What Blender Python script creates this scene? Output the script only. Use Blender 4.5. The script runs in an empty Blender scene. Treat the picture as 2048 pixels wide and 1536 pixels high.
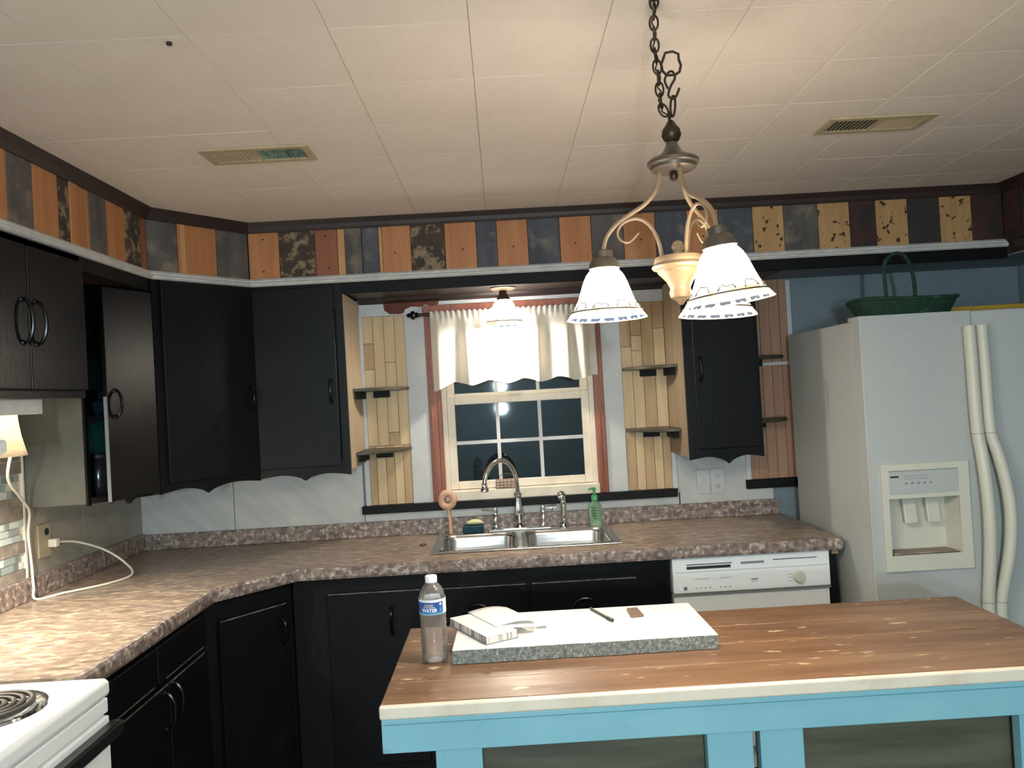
import bpy, bmesh, math, random
from mathutils import Vector, Matrix
random.seed(7)
SC = bpy.context.scene
COL = SC.collection
PI = math.pi

# ------------------------------------------------------------------ camera
cam_d = bpy.data.cameras.new('camera'); cam = bpy.data.objects.new('camera', cam_d); COL.objects.link(cam)
cam_d.sensor_width = 36.0; cam_d.lens = 1580.0/2048*36; cam_d.clip_start = 0.05
R_ = Vector((0.99836029, -0.01202328, -0.05596584))
D_ = Vector((-0.05579732, 0.01392169, -0.99834505))
F_ = Vector((0.01278252, 0.9998308, 0.013228))
mw = Matrix.Identity(4)
for i in range(3):
    mw[i][0] = R_[i]; mw[i][1] = -D_[i]; mw[i][2] = -F_[i]
mw[0][3], mw[1][3], mw[2][3] = 0.0, -3.68, 1.529
cam.matrix_world = mw
SC.camera = cam

# ------------------------------------------------------------------ world, room lights, exposure
w = bpy.data.worlds.new('night'); SC.world = w; w.use_nodes = True
w.node_tree.nodes['Background'].inputs[0].default_value = (0.006, 0.009, 0.012, 1)
w.node_tree.nodes['Background'].inputs[1].default_value = 0.35
SC.view_settings.view_transform = 'Standard'
SC.view_settings.look = 'None'
SC.view_settings.gamma = 1.0
SC.view_settings.use_curve_mapping = False
SC.view_settings.exposure = 0.33
# two added cool lights stand for an unseen source behind the camera
for _n, _z, _e in (('rear_cool_light_upper', 1.64, 105), ('rear_cool_light_lower', 1.38, 80)):
    _l = bpy.data.lights.new(_n, 'POINT'); _l.energy = _e; _l.color = (0.76, 0.92, 1.0); _l.shadow_soft_size = 0.055
    _o = bpy.data.objects.new(_n, _l); _o.location = (-0.02, -5.3, _z); COL.objects.link(_o)

BULB = 6.5        # chandelier bulbs
SHADE = 18.0       # glowing glass of the shades

# ------------------------------------------------------------------ mesh helpers
def wloc(o):
    v = Vector((0, 0, 0))
    while o is not None:
        v += o.location; o = o.parent
    return v
def obj(name, bm, mat, parent=None, smooth=False, bevel=0, solid=0, seg=2, angle=38):
    me = bpy.data.meshes.new(name)
    if parent is not None:
        bmesh.ops.translate(bm, verts=bm.verts, vec=-wloc(parent))
    bmesh.ops.recalc_face_normals(bm, faces=bm.faces)
    bm.to_mesh(me); bm.free()
    mats = mat if isinstance(mat, (list, tuple)) else [mat]
    for m in mats: me.materials.append(m)
    if smooth:
        me.polygons.foreach_set('use_smooth', [True]*len(me.polygons))
        me.set_sharp_from_angle(angle=math.radians(angle))
    o = bpy.data.objects.new(name, me); COL.objects.link(o)
    if parent is not None: o.parent = parent
    if bevel:
        b = o.modifiers.new('bevel', 'BEVEL'); b.width = bevel; b.segments = seg; b.limit_method = 'ANGLE'
    if solid:
        s = o.modifiers.new('solid', 'SOLIDIFY'); s.thickness = solid; s.offset = 0
    return o
def empty(name, loc=(0, 0, 0)):
    o = bpy.data.objects.new(name, None); o.location = loc; o.empty_display_size = 0.05; COL.objects.link(o); return o
def tag(o, label, cat, group=None):
    o['label'] = label; o['category'] = cat
    if group: o['group'] = group
    return o
def thing(name, loc, label, cat, group=None): return tag(empty(name, loc), label, cat, group)
def struct(o): o['kind'] = 'structure'; return o
def BM(): return bmesh.new()
def box(bm, x0, x1, y0, y1, z0, z1, m=None):
    vs = [bm.verts.new(p) for p in ((x0,y0,z0),(x1,y0,z0),(x1,y1,z0),(x0,y1,z0),(x0,y0,z1),(x1,y0,z1),(x1,y1,z1),(x0,y1,z1))]
    for f in ((0,3,2,1),(4,5,6,7),(0,1,5,4),(1,2,6,5),(2,3,7,6),(3,0,4,7)):
        bm.faces.new([vs[i] for i in f])
    if m is not None:
        for v in vs: v.co = m @ v.co
    return bm
def bx(*a): return box(BM(), *a)
def prism(bm, pts, vec):
    vec = Vector(vec); a = [bm.verts.new(p) for p in pts]; b = [bm.verts.new(Vector(p)+vec) for p in pts]
    bm.faces.new(a); bm.faces.new(b[::-1])
    n = len(pts)
    for i in range(n): bm.faces.new((a[i], a[(i+1) % n], b[(i+1) % n], b[i]))
    return bm
def lathe(bm, prof, c=(0, 0, 0), n=24, mtx=None, cap=True, arc=None):
    rings = []
    vs_all = []
    for r, z in prof:
        ring = []
        for i in range(n):
            a = 2*PI*i/n
            v = bm.verts.new((r*math.cos(a), r*math.sin(a), z)); ring.append(v); vs_all.append(v)
        rings.append(ring)
    for k in range(len(rings)-1):
        for i in range(n):
            bm.faces.new((rings[k][i], rings[k][(i+1) % n], rings[k+1][(i+1) % n], rings[k+1][i]))
    if cap:
        bm.faces.new(rings[0][::-1]); bm.faces.new(rings[-1])
    c = Vector(c)
    for v in vs_all:
        p = v.co if mtx is None else mtx @ v.co
        v.co = p + c
    return bm
def tube(bm, pts, r, n=8, closed=False):
    pts = [Vector(p) for p in pts]; N = len(pts)
    rs = r if isinstance(r, (list, tuple)) else [r]*N
    rings = []; up = None
    for i, p in enumerate(pts):
        if closed: t = (pts[(i+1) % N]-pts[i-1])
        else: t = pts[min(i+1, N-1)]-pts[max(i-1, 0)]
        t.normalize()
        if up is None:
            up = Vector((0, 0, 1)) if abs(t.z) < 0.9 else Vector((1, 0, 0))
        up = (up - t*up.dot(t))
        if up.length < 1e-5: up = t.orthogonal()
        up.normalize(); s = t.cross(up)
        rings.append([bm.verts.new(p + (up*math.cos(2*PI*k/n)+s*math.sin(2*PI*k/n))*rs[i]) for k in range(n)])
    L = N if closed else N-1
    for i in range(L):
        a, b = rings[i], rings[(i+1) % N]
        for k in range(n): bm.faces.new((a[k], a[(k+1) % n], b[(k+1) % n], b[k]))
    if not closed:
        bm.faces.new(rings[0][::-1]); bm.faces.new(rings[-1])
    return bm
def smoothpath(pts, n=6):
    P = [Vector(p) for p in pts]; out = []
    for i in range(len(P)-1):
        p0 = P[max(i-1, 0)]; p1 = P[i]; p2 = P[i+1]; p3 = P[min(i+2, len(P)-1)]
        for k in range(n):
            t = k/n
            out.append(0.5*((2*p1)+(p2-p0)*t+(2*p0-5*p1+4*p2-p3)*t*t+(3*p1-p0-3*p2+p3)*t*t*t))
    out.append(P[-1]); return out
class Seg:   # vertical face from p to q seen from the room: u runs right, n points into the room
    def __init__(s, p, q):
        s.p = Vector((p[0], p[1], 0)); d = Vector((q[0], q[1], 0))-s.p; s.L = d.length; s.u = d/s.L; s.n = Vector((s.u.y, -s.u.x, 0))
    def at(s, u, d, z): return s.p+s.u*u+s.n*d+Vector((0, 0, z))
def fbox(bm, s, u0, u1, d0, d1, z0, z1):
    vs = [bm.verts.new(s.at(*p)) for p in ((u0,d1,z0),(u1,d1,z0),(u1,d0,z0),(u0,d0,z0),(u0,d1,z1),(u1,d1,z1),(u1,d0,z1),(u0,d0,z1))]
    for f in ((0,3,2,1),(4,5,6,7),(0,1,5,4),(1,2,6,5),(2,3,7,6),(3,0,4,7)):
        bm.faces.new([vs[i] for i in f])
    return bm
def fb(*a): return fbox(BM(), *a)

# ------------------------------------------------------------------ material helpers
def lin(c):
    f = lambda v: (v/255/12.92) if v/255 <= 0.04045 else ((v/255+0.055)/1.055)**2.4
    return (f(c[0]), f(c[1]), f(c[2]), 1)
def mat(name, c1, c2=None, rough=0.5, metal=0.0, scale=6, stretch=(1, 1, 1), lo=0.35, hi=0.65, detail=5,
        c3=None, scale3=14, lo3=0.58, hi3=0.66, stretch3=(1, 1, 1), bump=0.0, bscale=None, rand=False, spec=0.5, coat=0, rough2=None, rot=0.0):
    m = bpy.data.materials.new(name); m.use_nodes = True; nt = m.node_tree; N = nt.nodes; L = nt.links
    b = N['Principled BSDF']
    b.inputs['Base Color'].default_value = lin(c1); b.inputs['Roughness'].default_value = rough
    b.inputs['Metallic'].default_value = metal; b.inputs['Specular IOR Level'].default_value = spec
    if coat: b.inputs['Coat Weight'].default_value = coat; b.inputs['Coat Roughness'].default_value = 0.15
    if c2 is None and c3 is None and not bump: return m
    tc = N.new('ShaderNodeTexCoord'); src = tc.outputs['Object']
    if rand:
        oi = N.new('ShaderNodeObjectInfo'); mu = N.new('ShaderNodeMath'); mu.operation = 'MULTIPLY'; mu.inputs[1].default_value = 53.0
        L.new(oi.outputs['Random'], mu.inputs[0]); ad = N.new('ShaderNodeVectorMath'); ad.operation = 'ADD'
        L.new(src, ad.inputs[0]); L.new(mu.outputs[0], ad.inputs[1]); src = ad.outputs[0]
    rsrc = src
    if rot:
        rm = N.new('ShaderNodeMapping'); rm.inputs['Rotation'].default_value = (0, rot, 0); L.new(src, rm.inputs[0]); rsrc = rm.outputs[0]
    def noise(sc, st, det, rg=0.55):
        mp = N.new('ShaderNodeMapping'); mp.inputs['Scale'].default_value = st; L.new(rsrc, mp.inputs[0])
        n = N.new('ShaderNodeTexNoise'); n.inputs['Scale'].default_value = sc; n.inputs['Detail'].default_value = det
        n.inputs['Roughness'].default_value = rg; L.new(mp.outputs[0], n.inputs[0]); return n
    def ramp(n, a, z):
        r = N.new('ShaderNodeMapRange'); r.inputs[1].default_value = a; r.inputs[2].default_value = z; r.clamp = True
        L.new(n.outputs[0], r.inputs[0]); return r
    cur = None; n1 = None
    if c2 is not None:
        n1 = noise(scale, stretch, detail); r = ramp(n1, lo, hi)
        mx = N.new('ShaderNodeMix'); mx.data_type = 'RGBA'; mx.inputs[6].default_value = lin(c1); mx.inputs[7].default_value = lin(c2)
        L.new(r.outputs[0], mx.inputs[0]); cur = mx
        if rough2 is not None:
            rr = N.new('ShaderNodeMapRange'); rr.inputs[3].default_value = rough; rr.inputs[4].default_value = rough2
            L.new(r.outputs[0], rr.inputs[0]); L.new(rr.outputs[0], b.inputs['Roughness'])
    if c3 is not None:
        n3 = noise(scale3, stretch3, 4); r3 = ramp(n3, lo3, hi3)
        mx3 = N.new('ShaderNodeMix'); mx3.data_type = 'RGBA'; mx3.inputs[6].default_value = lin(c1); mx3.inputs[7].default_value = lin(c3)
        if cur: L.new(cur.outputs[2], mx3.inputs[6])
        L.new(r3.outputs[0], mx3.inputs[0]); cur = mx3
    if cur: L.new(cur.outputs[2], b.inputs['Base Color'])
    if bump:
        nb = noise(bscale or scale*3, stretch, 4); bp = N.new('ShaderNodeBump'); bp.inputs['Strength'].default_value = bump; bp.inputs['Distance'].default_value = 0.004
        L.new(nb.outputs[0], bp.inputs['Height']); L.new(bp.outputs[0], b.inputs['Normal'])
    return m
def glow(name, col, strength):
    m = bpy.data.materials.new(name); m.use_nodes = True; nt = m.node_tree
    b = nt.nodes['Principled BSDF']; b.inputs['Base Color'].default_value = lin((235, 228, 215)); b.inputs['Roughness'].default_value = 0.3
    b.inputs['Emission Color'].default_value = (*col, 1); b.inputs['Emission Strength'].default_value = strength
    return m

VS = (9, 9, 0.8)       # grain runs up and down
M_ = {}
M_['ceil'] = mat('ceiling_tile_paint', (236, 222, 208), (228, 213, 198), rough=0.85, scale=3, c3=(230, 215, 200), scale3=60, lo3=0.5, hi3=0.7, bump=0.25, bscale=160)
M_['wall'] = mat('blue_grey_wall_paint', (126, 140, 148), (114, 130, 140), rough=0.7, scale=4)
M_['wallplain'] = mat('room_wall_paint', (150, 160, 160), rough=0.8)
M_['marble'] = mat('marble_look_wallboard', (198, 199, 196), (180, 183, 183), rough=0.35, scale=3, stretch=(0.8, 1, 5), lo=0.45, hi=0.72, c3=(208, 207, 204), scale3=5, stretch3=(.8, 1, 5), lo3=0.55, hi3=0.75, rot=-0.75)
M_['lwall'] = mat('left_wall_panel', (176, 168, 152), (150, 146, 136), rough=0.5, scale=2.5, stretch=(1, 2, 2.5))
M_['black'] = mat('black_cabinet_paint', (11, 12, 16), (15, 15, 17), rough=0.34, scale=5, stretch=(3, 3, 0.7), bump=0.12, bscale=30, spec=0.24, c3=(22, 20, 19), scale3=9, lo3=0.6, hi3=0.75)
M_['blackdull'] = mat('black_board_paint', (12, 12, 15), (17, 16, 17), rough=0.55, scale=8, spec=0.2)
M_['worn'] = mat('worn_lit_black_edge', (112, 114, 106), (60, 60, 58), rough=0.45, scale=30, stretch=(1, 1, 1))  # worn paint plus the highlight along door tops, both put into this colour
M_['hand'] = mat('black_iron_pull', (14, 14, 16), rough=0.25, metal=0.4)
M_['teal'] = mat('teal_cabinet_interior', (128, 200, 198), (116, 188, 188), rough=0.6, scale=4)
M_['sidegrey'] = mat('bare_cabinet_side', (104, 106, 99), (80, 83, 78), rough=0.5, scale=3.5, c3=(128, 127, 117), scale3=5, lo3=0.6, hi3=0.8)
M_['crown'] = mat('dark_brown_crown', (52, 34, 28), (40, 27, 24), rough=0.5, scale=6)
M_['white'] = mat('white_trim_paint', (206, 204, 200), (190, 190, 188), rough=0.55, scale=14, stretch=(2, 2, 2))
M_['wboard'] = mat('white_window_board', (208, 208, 208), (196, 198, 200), rough=0.55, scale=6)
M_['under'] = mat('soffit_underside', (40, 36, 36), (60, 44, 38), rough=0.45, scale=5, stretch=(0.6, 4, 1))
M_['casing'] = mat('red_brown_casing', (152, 86, 58), (128, 66, 44), rough=0.4, scale=5, stretch=VS)
M_['pl_orange'] = mat('orange_pine_board', (188, 128, 82), (172, 110, 66), rough=0.6, scale=4, stretch=VS, c3=(104, 52, 26), scale3=9, lo3=0.70, hi3=0.76, rand=True)
M_['pl_red'] = mat('red_brown_board', (152, 92, 62), (136, 80, 54), rough=0.6, scale=4, stretch=VS, rand=True)
M_['pl_light'] = mat('pale_pine_board', (204, 156, 108), (190, 138, 90), rough=0.6, scale=4, stretch=VS, rand=True)
M_['pl_grey'] = mat('weathered_grey_board', (98, 92, 88), (76, 72, 72), rough=0.75, scale=5, stretch=(3, 3, 0.9), c3=(132, 116, 100), scale3=12, lo3=0.52, hi3=0.70, rand=True)
M_['pl_blue'] = mat('blue_grey_board', (84, 86, 94), (66, 68, 76), rough=0.75, scale=5, stretch=(3, 3, 0.9), c3=(122, 112, 104), scale3=14, lo3=0.55, hi3=0.70, rand=True)
M_['pl_mott'] = mat('mottled_dark_board', (72, 58, 44), (50, 42, 36), rough=0.75, scale=14, c3=(140, 118, 92), scale3=24, lo3=0.50, hi3=0.60, rand=True)
M_['pl_spot'] = mat('black_spotted_yellow_board', (188, 148, 100), (174, 132, 86), rough=0.65, scale=4, stretch=VS, c3=(46, 34, 24), scale3=30, lo3=0.595, hi3=0.63, rand=True)
M_['pl_dred'] = mat('dark_red_board', (74, 44, 38), (58, 36, 34), rough=0.7, scale=8, c3=(44, 34, 34), scale3=10, lo3=0.5, hi3=0.62, rand=True)
M_['pl_black'] = mat('near_black_board', (46, 42, 44), (58, 48, 46), rough=0.7, scale=8, rand=True)
M_['pine'] = mat('pale_pine_panel', (216, 190, 150), (202, 174, 134), rough=0.55, scale=4, stretch=VS, rand=True)
M_['pine2'] = mat('tan_pine_panel', (192, 162, 124), (176, 146, 108), rough=0.55, scale=4, stretch=VS, c3=(120, 82, 48), scale3=10, lo3=0.70, hi3=0.76, rand=True)
M_['pine3'] = mat('rosy_pine_panel', (176, 138, 112), (160, 122, 98), rough=0.55, scale=4, stretch=VS, c3=(112, 78, 60), scale3=10, lo3=0.70, hi3=0.77, rand=True)
M_['pinebrown'] = mat('brown_offcut', (160, 120, 76), (128, 88, 50), rough=0.6, scale=5, stretch=VS, rand=True)
M_['lam'] = mat('granite_look_laminate', (154, 136, 118), (118, 102, 92), rough=0.3, scale=22, detail=8, lo=0.36, hi=0.64, c3=(186, 168, 146), scale3=34, lo3=0.52, hi3=0.64, stretch=(0.7, 1.4, 1), stretch3=(0.7, 1.4, 1))
M_['lamedge'] = mat('granite_look_edge', (150, 133, 124), (98, 85, 82), rough=0.35, scale=40, detail=8, lo=0.38, hi=0.62, c3=(190, 175, 164), scale3=52, lo3=0.52, hi3=0.64)
M_['steel'] = mat('stainless_steel', (196, 196, 194), rough=0.24, metal=1.0, c2=(180, 180, 180), scale=60, stretch=(0.3, 6, 6))
M_['chrome'] = mat('chrome', (226, 226, 226), rough=0.06, metal=1.0)
M_['appl'] = mat('white_appliance_enamel', (240, 243, 244), rough=0.28)
M_['fridge'] = mat('white_fridge_enamel', (184, 188, 186), (179, 183, 182), rough=0.38, scale=90, bump=0.06, bscale=220)
M_['cream'] = mat('aged_cream_plastic', (208, 206, 192), rough=0.42)
M_['dark'] = mat('dark_recess', (38, 40, 42), rough=0.6)
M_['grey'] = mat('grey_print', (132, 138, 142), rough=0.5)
M_['gasket'] = mat('grey_seam', (120, 124, 124), rough=0.7)
M_['bronze'] = mat('antique_bronze', (104, 92, 78), (84, 74, 64), rough=0.42, metal=0.4, scale=12)
M_['tanmetal'] = mat('tan_painted_metal', (150, 126, 98), (132, 110, 86), rough=0.45, metal=0.1, scale=14)
M_['darkbronze'] = mat('dark_bronze', (62, 52, 42), rough=0.4, metal=0.6)
M_['isl'] = mat('worn_brown_tabletop', (132, 101, 76), (106, 78, 58), rough=0.3, rough2=0.45, scale=4, stretch=(0.7, 6, 6), c3=(196, 170, 140), scale3=32, stretch3=(0.5, 1.5, 3), lo3=0.635, hi3=0.70, coat=0.15)
M_['seam'] = mat('worn_plank_joint', (176, 142, 106), (112, 84, 62), rough=0.6, scale=9, lo=.4, hi=.6)
M_['aqua'] = mat('aqua_paint', (132, 186, 200), (124, 178, 193), rough=0.5, scale=5, c3=(112, 164, 174), scale3=14, lo3=0.66, hi3=0.72)
M_['islpanel'] = mat('dark_stained_panel', (92, 92, 76), (70, 70, 58), rough=0.55, scale=3, stretch=(1, 4, 9))
M_['ivory'] = mat('ivory_edge_moulding', (226, 216, 198), (206, 192, 168), rough=0.45, scale=12, lo=0.5, hi=0.8)
M_['granite'] = mat('grey_granite', (126, 130, 124), (84, 90, 88), rough=0.5, scale=110, detail=6, lo=0.4, hi=0.6, c3=(160, 162, 156), scale3=140, lo3=0.58, hi3=0.66, bump=0.3, bscale=80)
M_['slabtop'] = mat('lamplit_granite_top', (240, 238, 234), rough=0.35)  # white puts the blown-out lamplight into the granite's top face
M_['paper'] = mat('white_paper', (236, 234, 232), rough=0.8)
M_['pages'] = mat('paper_block_edges', (206, 200, 198), (120, 114, 114), rough=0.8, scale=70, stretch=(1, 1, 0.05), lo=0.45, hi=0.6)
M_['floor'] = mat('dark_vinyl_floor', (92, 76, 62), (70, 58, 48), rough=0.5, scale=4, stretch=(1, 6, 1))
M_['vent'] = mat('beige_vent_metal', (194, 176, 144), (178, 160, 128), rough=0.5, scale=12)
M_['green'] = mat('green_woven_straw', (28, 66, 48), (20, 50, 38), rough=0.75, scale=40, c3=(70, 118, 78), scale3=50, lo3=0.62, hi3=0.7)
M_['soapgreen'] = mat('green_pump_plastic', (72, 160, 100), rough=0.35)
M_['yellowbd'] = mat('yellow_painted_board', (186, 150, 44), rough=0.6)
M_['tanbd'] = mat('tan_board_edge', (150, 122, 82), rough=0.7)
M_['burlap'] = mat('burlap_shade_cloth', (224, 212, 190), (202, 190, 168), rough=0.9, scale=40, stretch=(0.4, 0.4, 4), bump=0.4, bscale=220)
M_['cord'] = mat('white_cord', (228, 224, 208), rough=0.45)
M_['stone'] = mat('brown_stone_tile', (150, 138, 128), (120, 110, 102), rough=0.5, scale=18, c3=(190, 182, 172), scale3=24, lo3=0.6, hi3=0.72, rand=True)
M_['glasstile'] = [mat('mosaic_glass_%d' % i, c, rough=0.15) for i, c in enumerate([(196, 204, 200), (150, 160, 156), (118, 128, 126), (176, 186, 184), (214, 216, 208)])]
M_['grout'] = mat('pale_grout', (222, 216, 204), rough=0.8)
M_['brush'] = mat('pinkish_brush_wood', (214, 172, 148), (198, 156, 132), rough=0.6, scale=20)
M_['sponge'] = mat('dark_teal_sponge', (20, 66, 84), rough=0.9, bump=0.5, bscale=300, c2=(14, 54, 70), scale=40)
M_['soapbar'] = mat('cream_soap', (226, 220, 170), rough=0.45)
M_['brass'] = mat('old_brass', (150, 120, 70), rough=0.3, metal=0.9)
M_['capwhite'] = mat('white_bottle_cap', (238, 238, 240), rough=0.4)
M_['blueprint'] = mat('blue_label', (44, 76, 148), rough=0.45)
M_['cyanprint'] = mat('cyan_label_band', (60, 150, 188), rough=0.45)
M_['labelwhite'] = mat('white_label', (226, 232, 238), rough=0.45)
M_['brownsq'] = mat('brown_sample_chip', (118, 96, 84), rough=0.5)
M_['pen'] = mat('dark_pen', (60, 56, 54), rough=0.4)
M_['wire'] = mat('rusty_wire', (110, 74, 56), rough=0.5, metal=0.6)
M_['curtain'] = mat('sheer_curtain_cloth', (232, 226, 214), rough=0.9)
nt = M_['curtain'].node_tree
tr = nt.nodes.new('ShaderNodeBsdfTranslucent'); tr.inputs[0].default_value = lin((232, 224, 208)); mxs = nt.nodes.new('ShaderNodeMixShader'); mxs.inputs[0].default_value = 0.3
nt.links.new(nt.nodes['Principled BSDF'].outputs[0], mxs.inputs[1]); nt.links.new(tr.outputs[0], mxs.inputs[2]); nt.links.new(mxs.outputs[0], nt.nodes['Material Output'].inputs[0])
def glassmat(name, tint, haze=0.0, hazecol=(120, 140, 150), gl=1.45):
    m = bpy.data.materials.new(name); m.use_nodes = True; nt = m.node_tree; N = nt.nodes; L = nt.links
    for n in list(N):
        if n.type == 'BSDF_PRINCIPLED': N.remove(n)
    tr = N.new('ShaderNodeBsdfTransparent'); tr.inputs[0].default_value = lin(tint)
    g = N.new('ShaderNodeBsdfGlossy'); g.inputs['Roughness'].default_value = 0.03
    fr = N.new('ShaderNodeFresnel'); fr.inputs[0].default_value = gl
    mx = N.new('ShaderNodeMixShader'); L.new(fr.outputs[0], mx.inputs[0]); L.new(tr.outputs[0], mx.inputs[1]); L.new(g.outputs[0], mx.inputs[2])
    out = mx
    if haze:
        d = N.new('ShaderNodeBsdfDiffuse'); d.inputs[0].default_value = lin(hazecol)
        tc = N.new('ShaderNodeTexCoord'); nz = N.new('ShaderNodeTexNoise'); nz.inputs['Scale'].default_value = 14; nz.inputs['Detail'].default_value = 5
        L.new(tc.outputs['Object'], nz.inputs[0]); mr = N.new('ShaderNodeMapRange'); mr.inputs[1].default_value = 0.3; mr.inputs[2].default_value = 0.75
        mr.inputs[3].default_value = haze*0.35; mr.inputs[4].default_value = haze*1.6; L.new(nz.outputs[0], mr.inputs[0])
        mh = N.new('ShaderNodeMixShader'); L.new(mr.outputs[0], mh.inputs[0]); L.new(mx.outputs[0], mh.inputs[1]); L.new(d.outputs[0], mh.inputs[2]); out = mh
    L.new(out.outputs[0], N['Material Output'].inputs[0]); return m
M_['pane'] = glassmat('dusty_night_window_glass', (210, 225, 230), 0.012, (110, 150, 175))
M_['pet'] = glassmat('light_hazed_bottle_plastic', (252, 252, 253), 0.10, (240, 232, 224), 1.5)  # pale haze paints light scattered by the bottle's ridges
M_['soapbody'] = glassmat('clear_green_soap', (206, 230, 206), 0.5, (186, 220, 186))
M_['water'] = glassmat('light_hazed_water', (246, 242, 238), 0.16, (232, 214, 198), 1.33)  # pinkish haze stands for tabletop light refracted through the water
GLW = glow('lit_opal_glass_warm', (1.0, 0.86, 0.66), SHADE)
GLC = glow('lit_opal_glass_cool', (1.0, 0.93, 0.84), SHADE)

# ------------------------------------------------------------------ room shell
ZC = 2.308; XL = -1.70; XR = 2.45; YB = 0.0; YF = -6.6; XR2 = 3.2
struct(obj('floor', bx(XL-0.1, XR2, YF, 0.1, -0.06, 0.0), M_['floor']))
# ceiling of square tiles with open joints
ceil = struct(obj('ceiling', bx(XL-0.1, XR2, YF, 0.1, ZC+0.004, ZC+0.08), M_['ceil']))
T = 0.2925; g = 0.0005
tb = BM(); tb2 = bx(g, T-g, g, T-g, 0.0, 0.012)
bmesh.ops.bevel(tb2, geom=[e for e in tb2.edges if abs(e.verts[0].co.z) < 1e-6 and abs(e.verts[1].co.z) < 1e-6], offset=0.0010, segments=1, affect='EDGES')
tb.free(); tme = bpy.data.meshes.new('ceiling_tile'); tb2.to_mesh(tme); tb2.free(); tme.materials.append(M_['ceil'])
for ix in range(-5, 8):
    for iy in range(9):
        o = bpy.data.objects.new('ceiling_tile', tme); COL.objects.link(o); o.parent = ceil
        o.location = (-0.027+ix*T, -0.30-(iy+1)*T, ZC-0.004+random.uniform(0, 0.0004))
struct(obj('wall_left', bx(XL-0.1, XL, YF, 0.1, 0, ZC+0.05), M_['lwall']))
WL = bpy.data.objects['wall_left']
wb = BM()    # back wall with the window opening
WX0, WX1, WZ0, WZ1 = -0.285, 0.425, 1.09, 1.935
box(wb, XL-0.1, WX0, 0, 0.14, 0, ZC+0.05); box(wb, WX1, XR2, 0, 0.14, 0, ZC+0.05); box(wb, WX0, WX1, 0, 0.14, 0, WZ0); box(wb, WX0, WX1, 0, 0.14, WZ1, ZC+0.05)
WB = struct(obj('wall_back', wb, M_['wall']))
struct(obj('wall_right', bx(XR, XR+0.1, -2.2, 0.1, 0, ZC+0.05), M_['wall']))
struct(obj('wall_right_far', bx(XR2, XR2+0.1, YF, -2.2, 0, ZC+0.05), M_['wallplain']))
struct(obj('wall_right_return', bx(XR+0.1, XR2+0.1, -2.2, -2.1, 0, ZC+0.05), M_['wallplain']))
struct(obj('wall_front', bx(XL-0.1, XR2+0.1, YF-0.1, YF, 0, ZC+0.05), M_['wallplain']))
# marble look wallboards along the back wall, above the counter
for (x0, x1, z0, z1) in ((-1.694, -1.268, 0.93, 1.30), (-1.265, -0.668, 0.93, 1.30), (-0.665, 0.20, 0.93, 1.035), (0.203, 0.80, 0.93, 1.035), (0.792, 1.235, 0.93, 1.26)):
    obj('wallboard', bx(x0, x1, -0.008, 0.0, z0, z1), M_['marble'], WB, bevel=0.0015)
# left wall boards
for (y0, y1, z0, z1) in ((-0.90, -0.515, 0.93, 1.25), (-0.512, -0.01, 0.93, 1.25)):
    obj('wallboard', bx(XL, XL+0.008, y0, y1, z0, z1), M_['lwall'], WL, bevel=0.0015)
# mosaic backsplash behind the cooker
zrow = 0.99; bands = [('s', .034), ('m', .026), ('m', .026), ('s', .044), ('m', .024), ('m', .024), ('m', .024), ('s', .05), ('s', .03), ('m', .026), ('m', .026), ('m', .026), ('s', .045), ('s', .04)]
obj('grout_bed', bx(XL, XL+0.012, -2.6, -0.905, 0.985, 1.50), M_['grout'], WL)
for kind, h in bands:
    y = -0.913 - (random.uniform(0, .03) if kind == 'm' else 0)
    while y > -1.42:
        wd = random.choice((.03, .045, .06)) if kind == 'm' else random.choice((.09, .12))
        y1 = max(y-wd, -1.45)
        obj('mosaic_tile', bx(XL+0.011, XL+0.017+random.uniform(0, .002), y1+.0018, y-.0018, zrow+.0016, zrow+h-.0016), random.choice(M_['glasstile']) if kind == 'm' else M_['stone'], WL)
        y = y1
    zrow += h
obj('edge_strip', bx(XL, XL+0.02, -0.913, -0.900, 0.985, 1.42), M_['grout'], WL, bevel=0.003)

# ------------------------------------------------------------------ soffit clad in salvaged boards
A = (-1.03, -0.365); B = (-1.30, -0.71); P0 = (-1.30, -3.2); Rr = (2.160, -0.365); R2 = (2.160, -2.6)
S_left, S_diag, S_back, S_right = Seg(P0, B), Seg(B, A), Seg(A, Rr), Seg(Rr, R2)
sof = empty('wall_soffit'); struct(sof)
ins = 0.016
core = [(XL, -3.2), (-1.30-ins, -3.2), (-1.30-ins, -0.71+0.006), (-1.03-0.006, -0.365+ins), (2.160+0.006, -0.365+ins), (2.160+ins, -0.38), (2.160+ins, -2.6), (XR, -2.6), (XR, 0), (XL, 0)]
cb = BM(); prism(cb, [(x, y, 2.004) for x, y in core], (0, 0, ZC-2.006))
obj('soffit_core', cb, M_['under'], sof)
ub = BM(); prism(ub, [(1.24, -0.345, 1.998), (2.17, -0.345, 1.998), (2.17, -2.6, 1.998), (XR-.002, -2.6, 1.998), (XR-.002, -0.002, 1.998), (1.24, -0.002, 1.998)], (0, 0, 0.006))
obj('soffit_underboard', ub, M_['wall'], sof)
def planks(seg, bounds, kinds, ztop=2.272, zbot=2.060):
    for (u0, u1), k in zip(zip(bounds[:-1], bounds[1:]), kinds):
        th = random.uniform(-0.004, 0.003)
        o = obj('plank', fb(seg, u0+.0008, u1-.0008, -ins, th, zbot, ztop-random.uniform(0, .006)), M_['pl_'+k], sof, bevel=0.0015, seg=1)
bk = [-1.03, -0.902, -0.752, -0.657, -0.626, -0.555, -0.485, -0.469, -0.349, -0.206, -0.074, 0.013, 0.143, 0.278, 0.411, 0.547, 0.682, 0.818, 0.951, 1.096, 1.227, 1.374, 1.508, 1.619, 1.754, 1.892, 2.027, 2.160]
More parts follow.
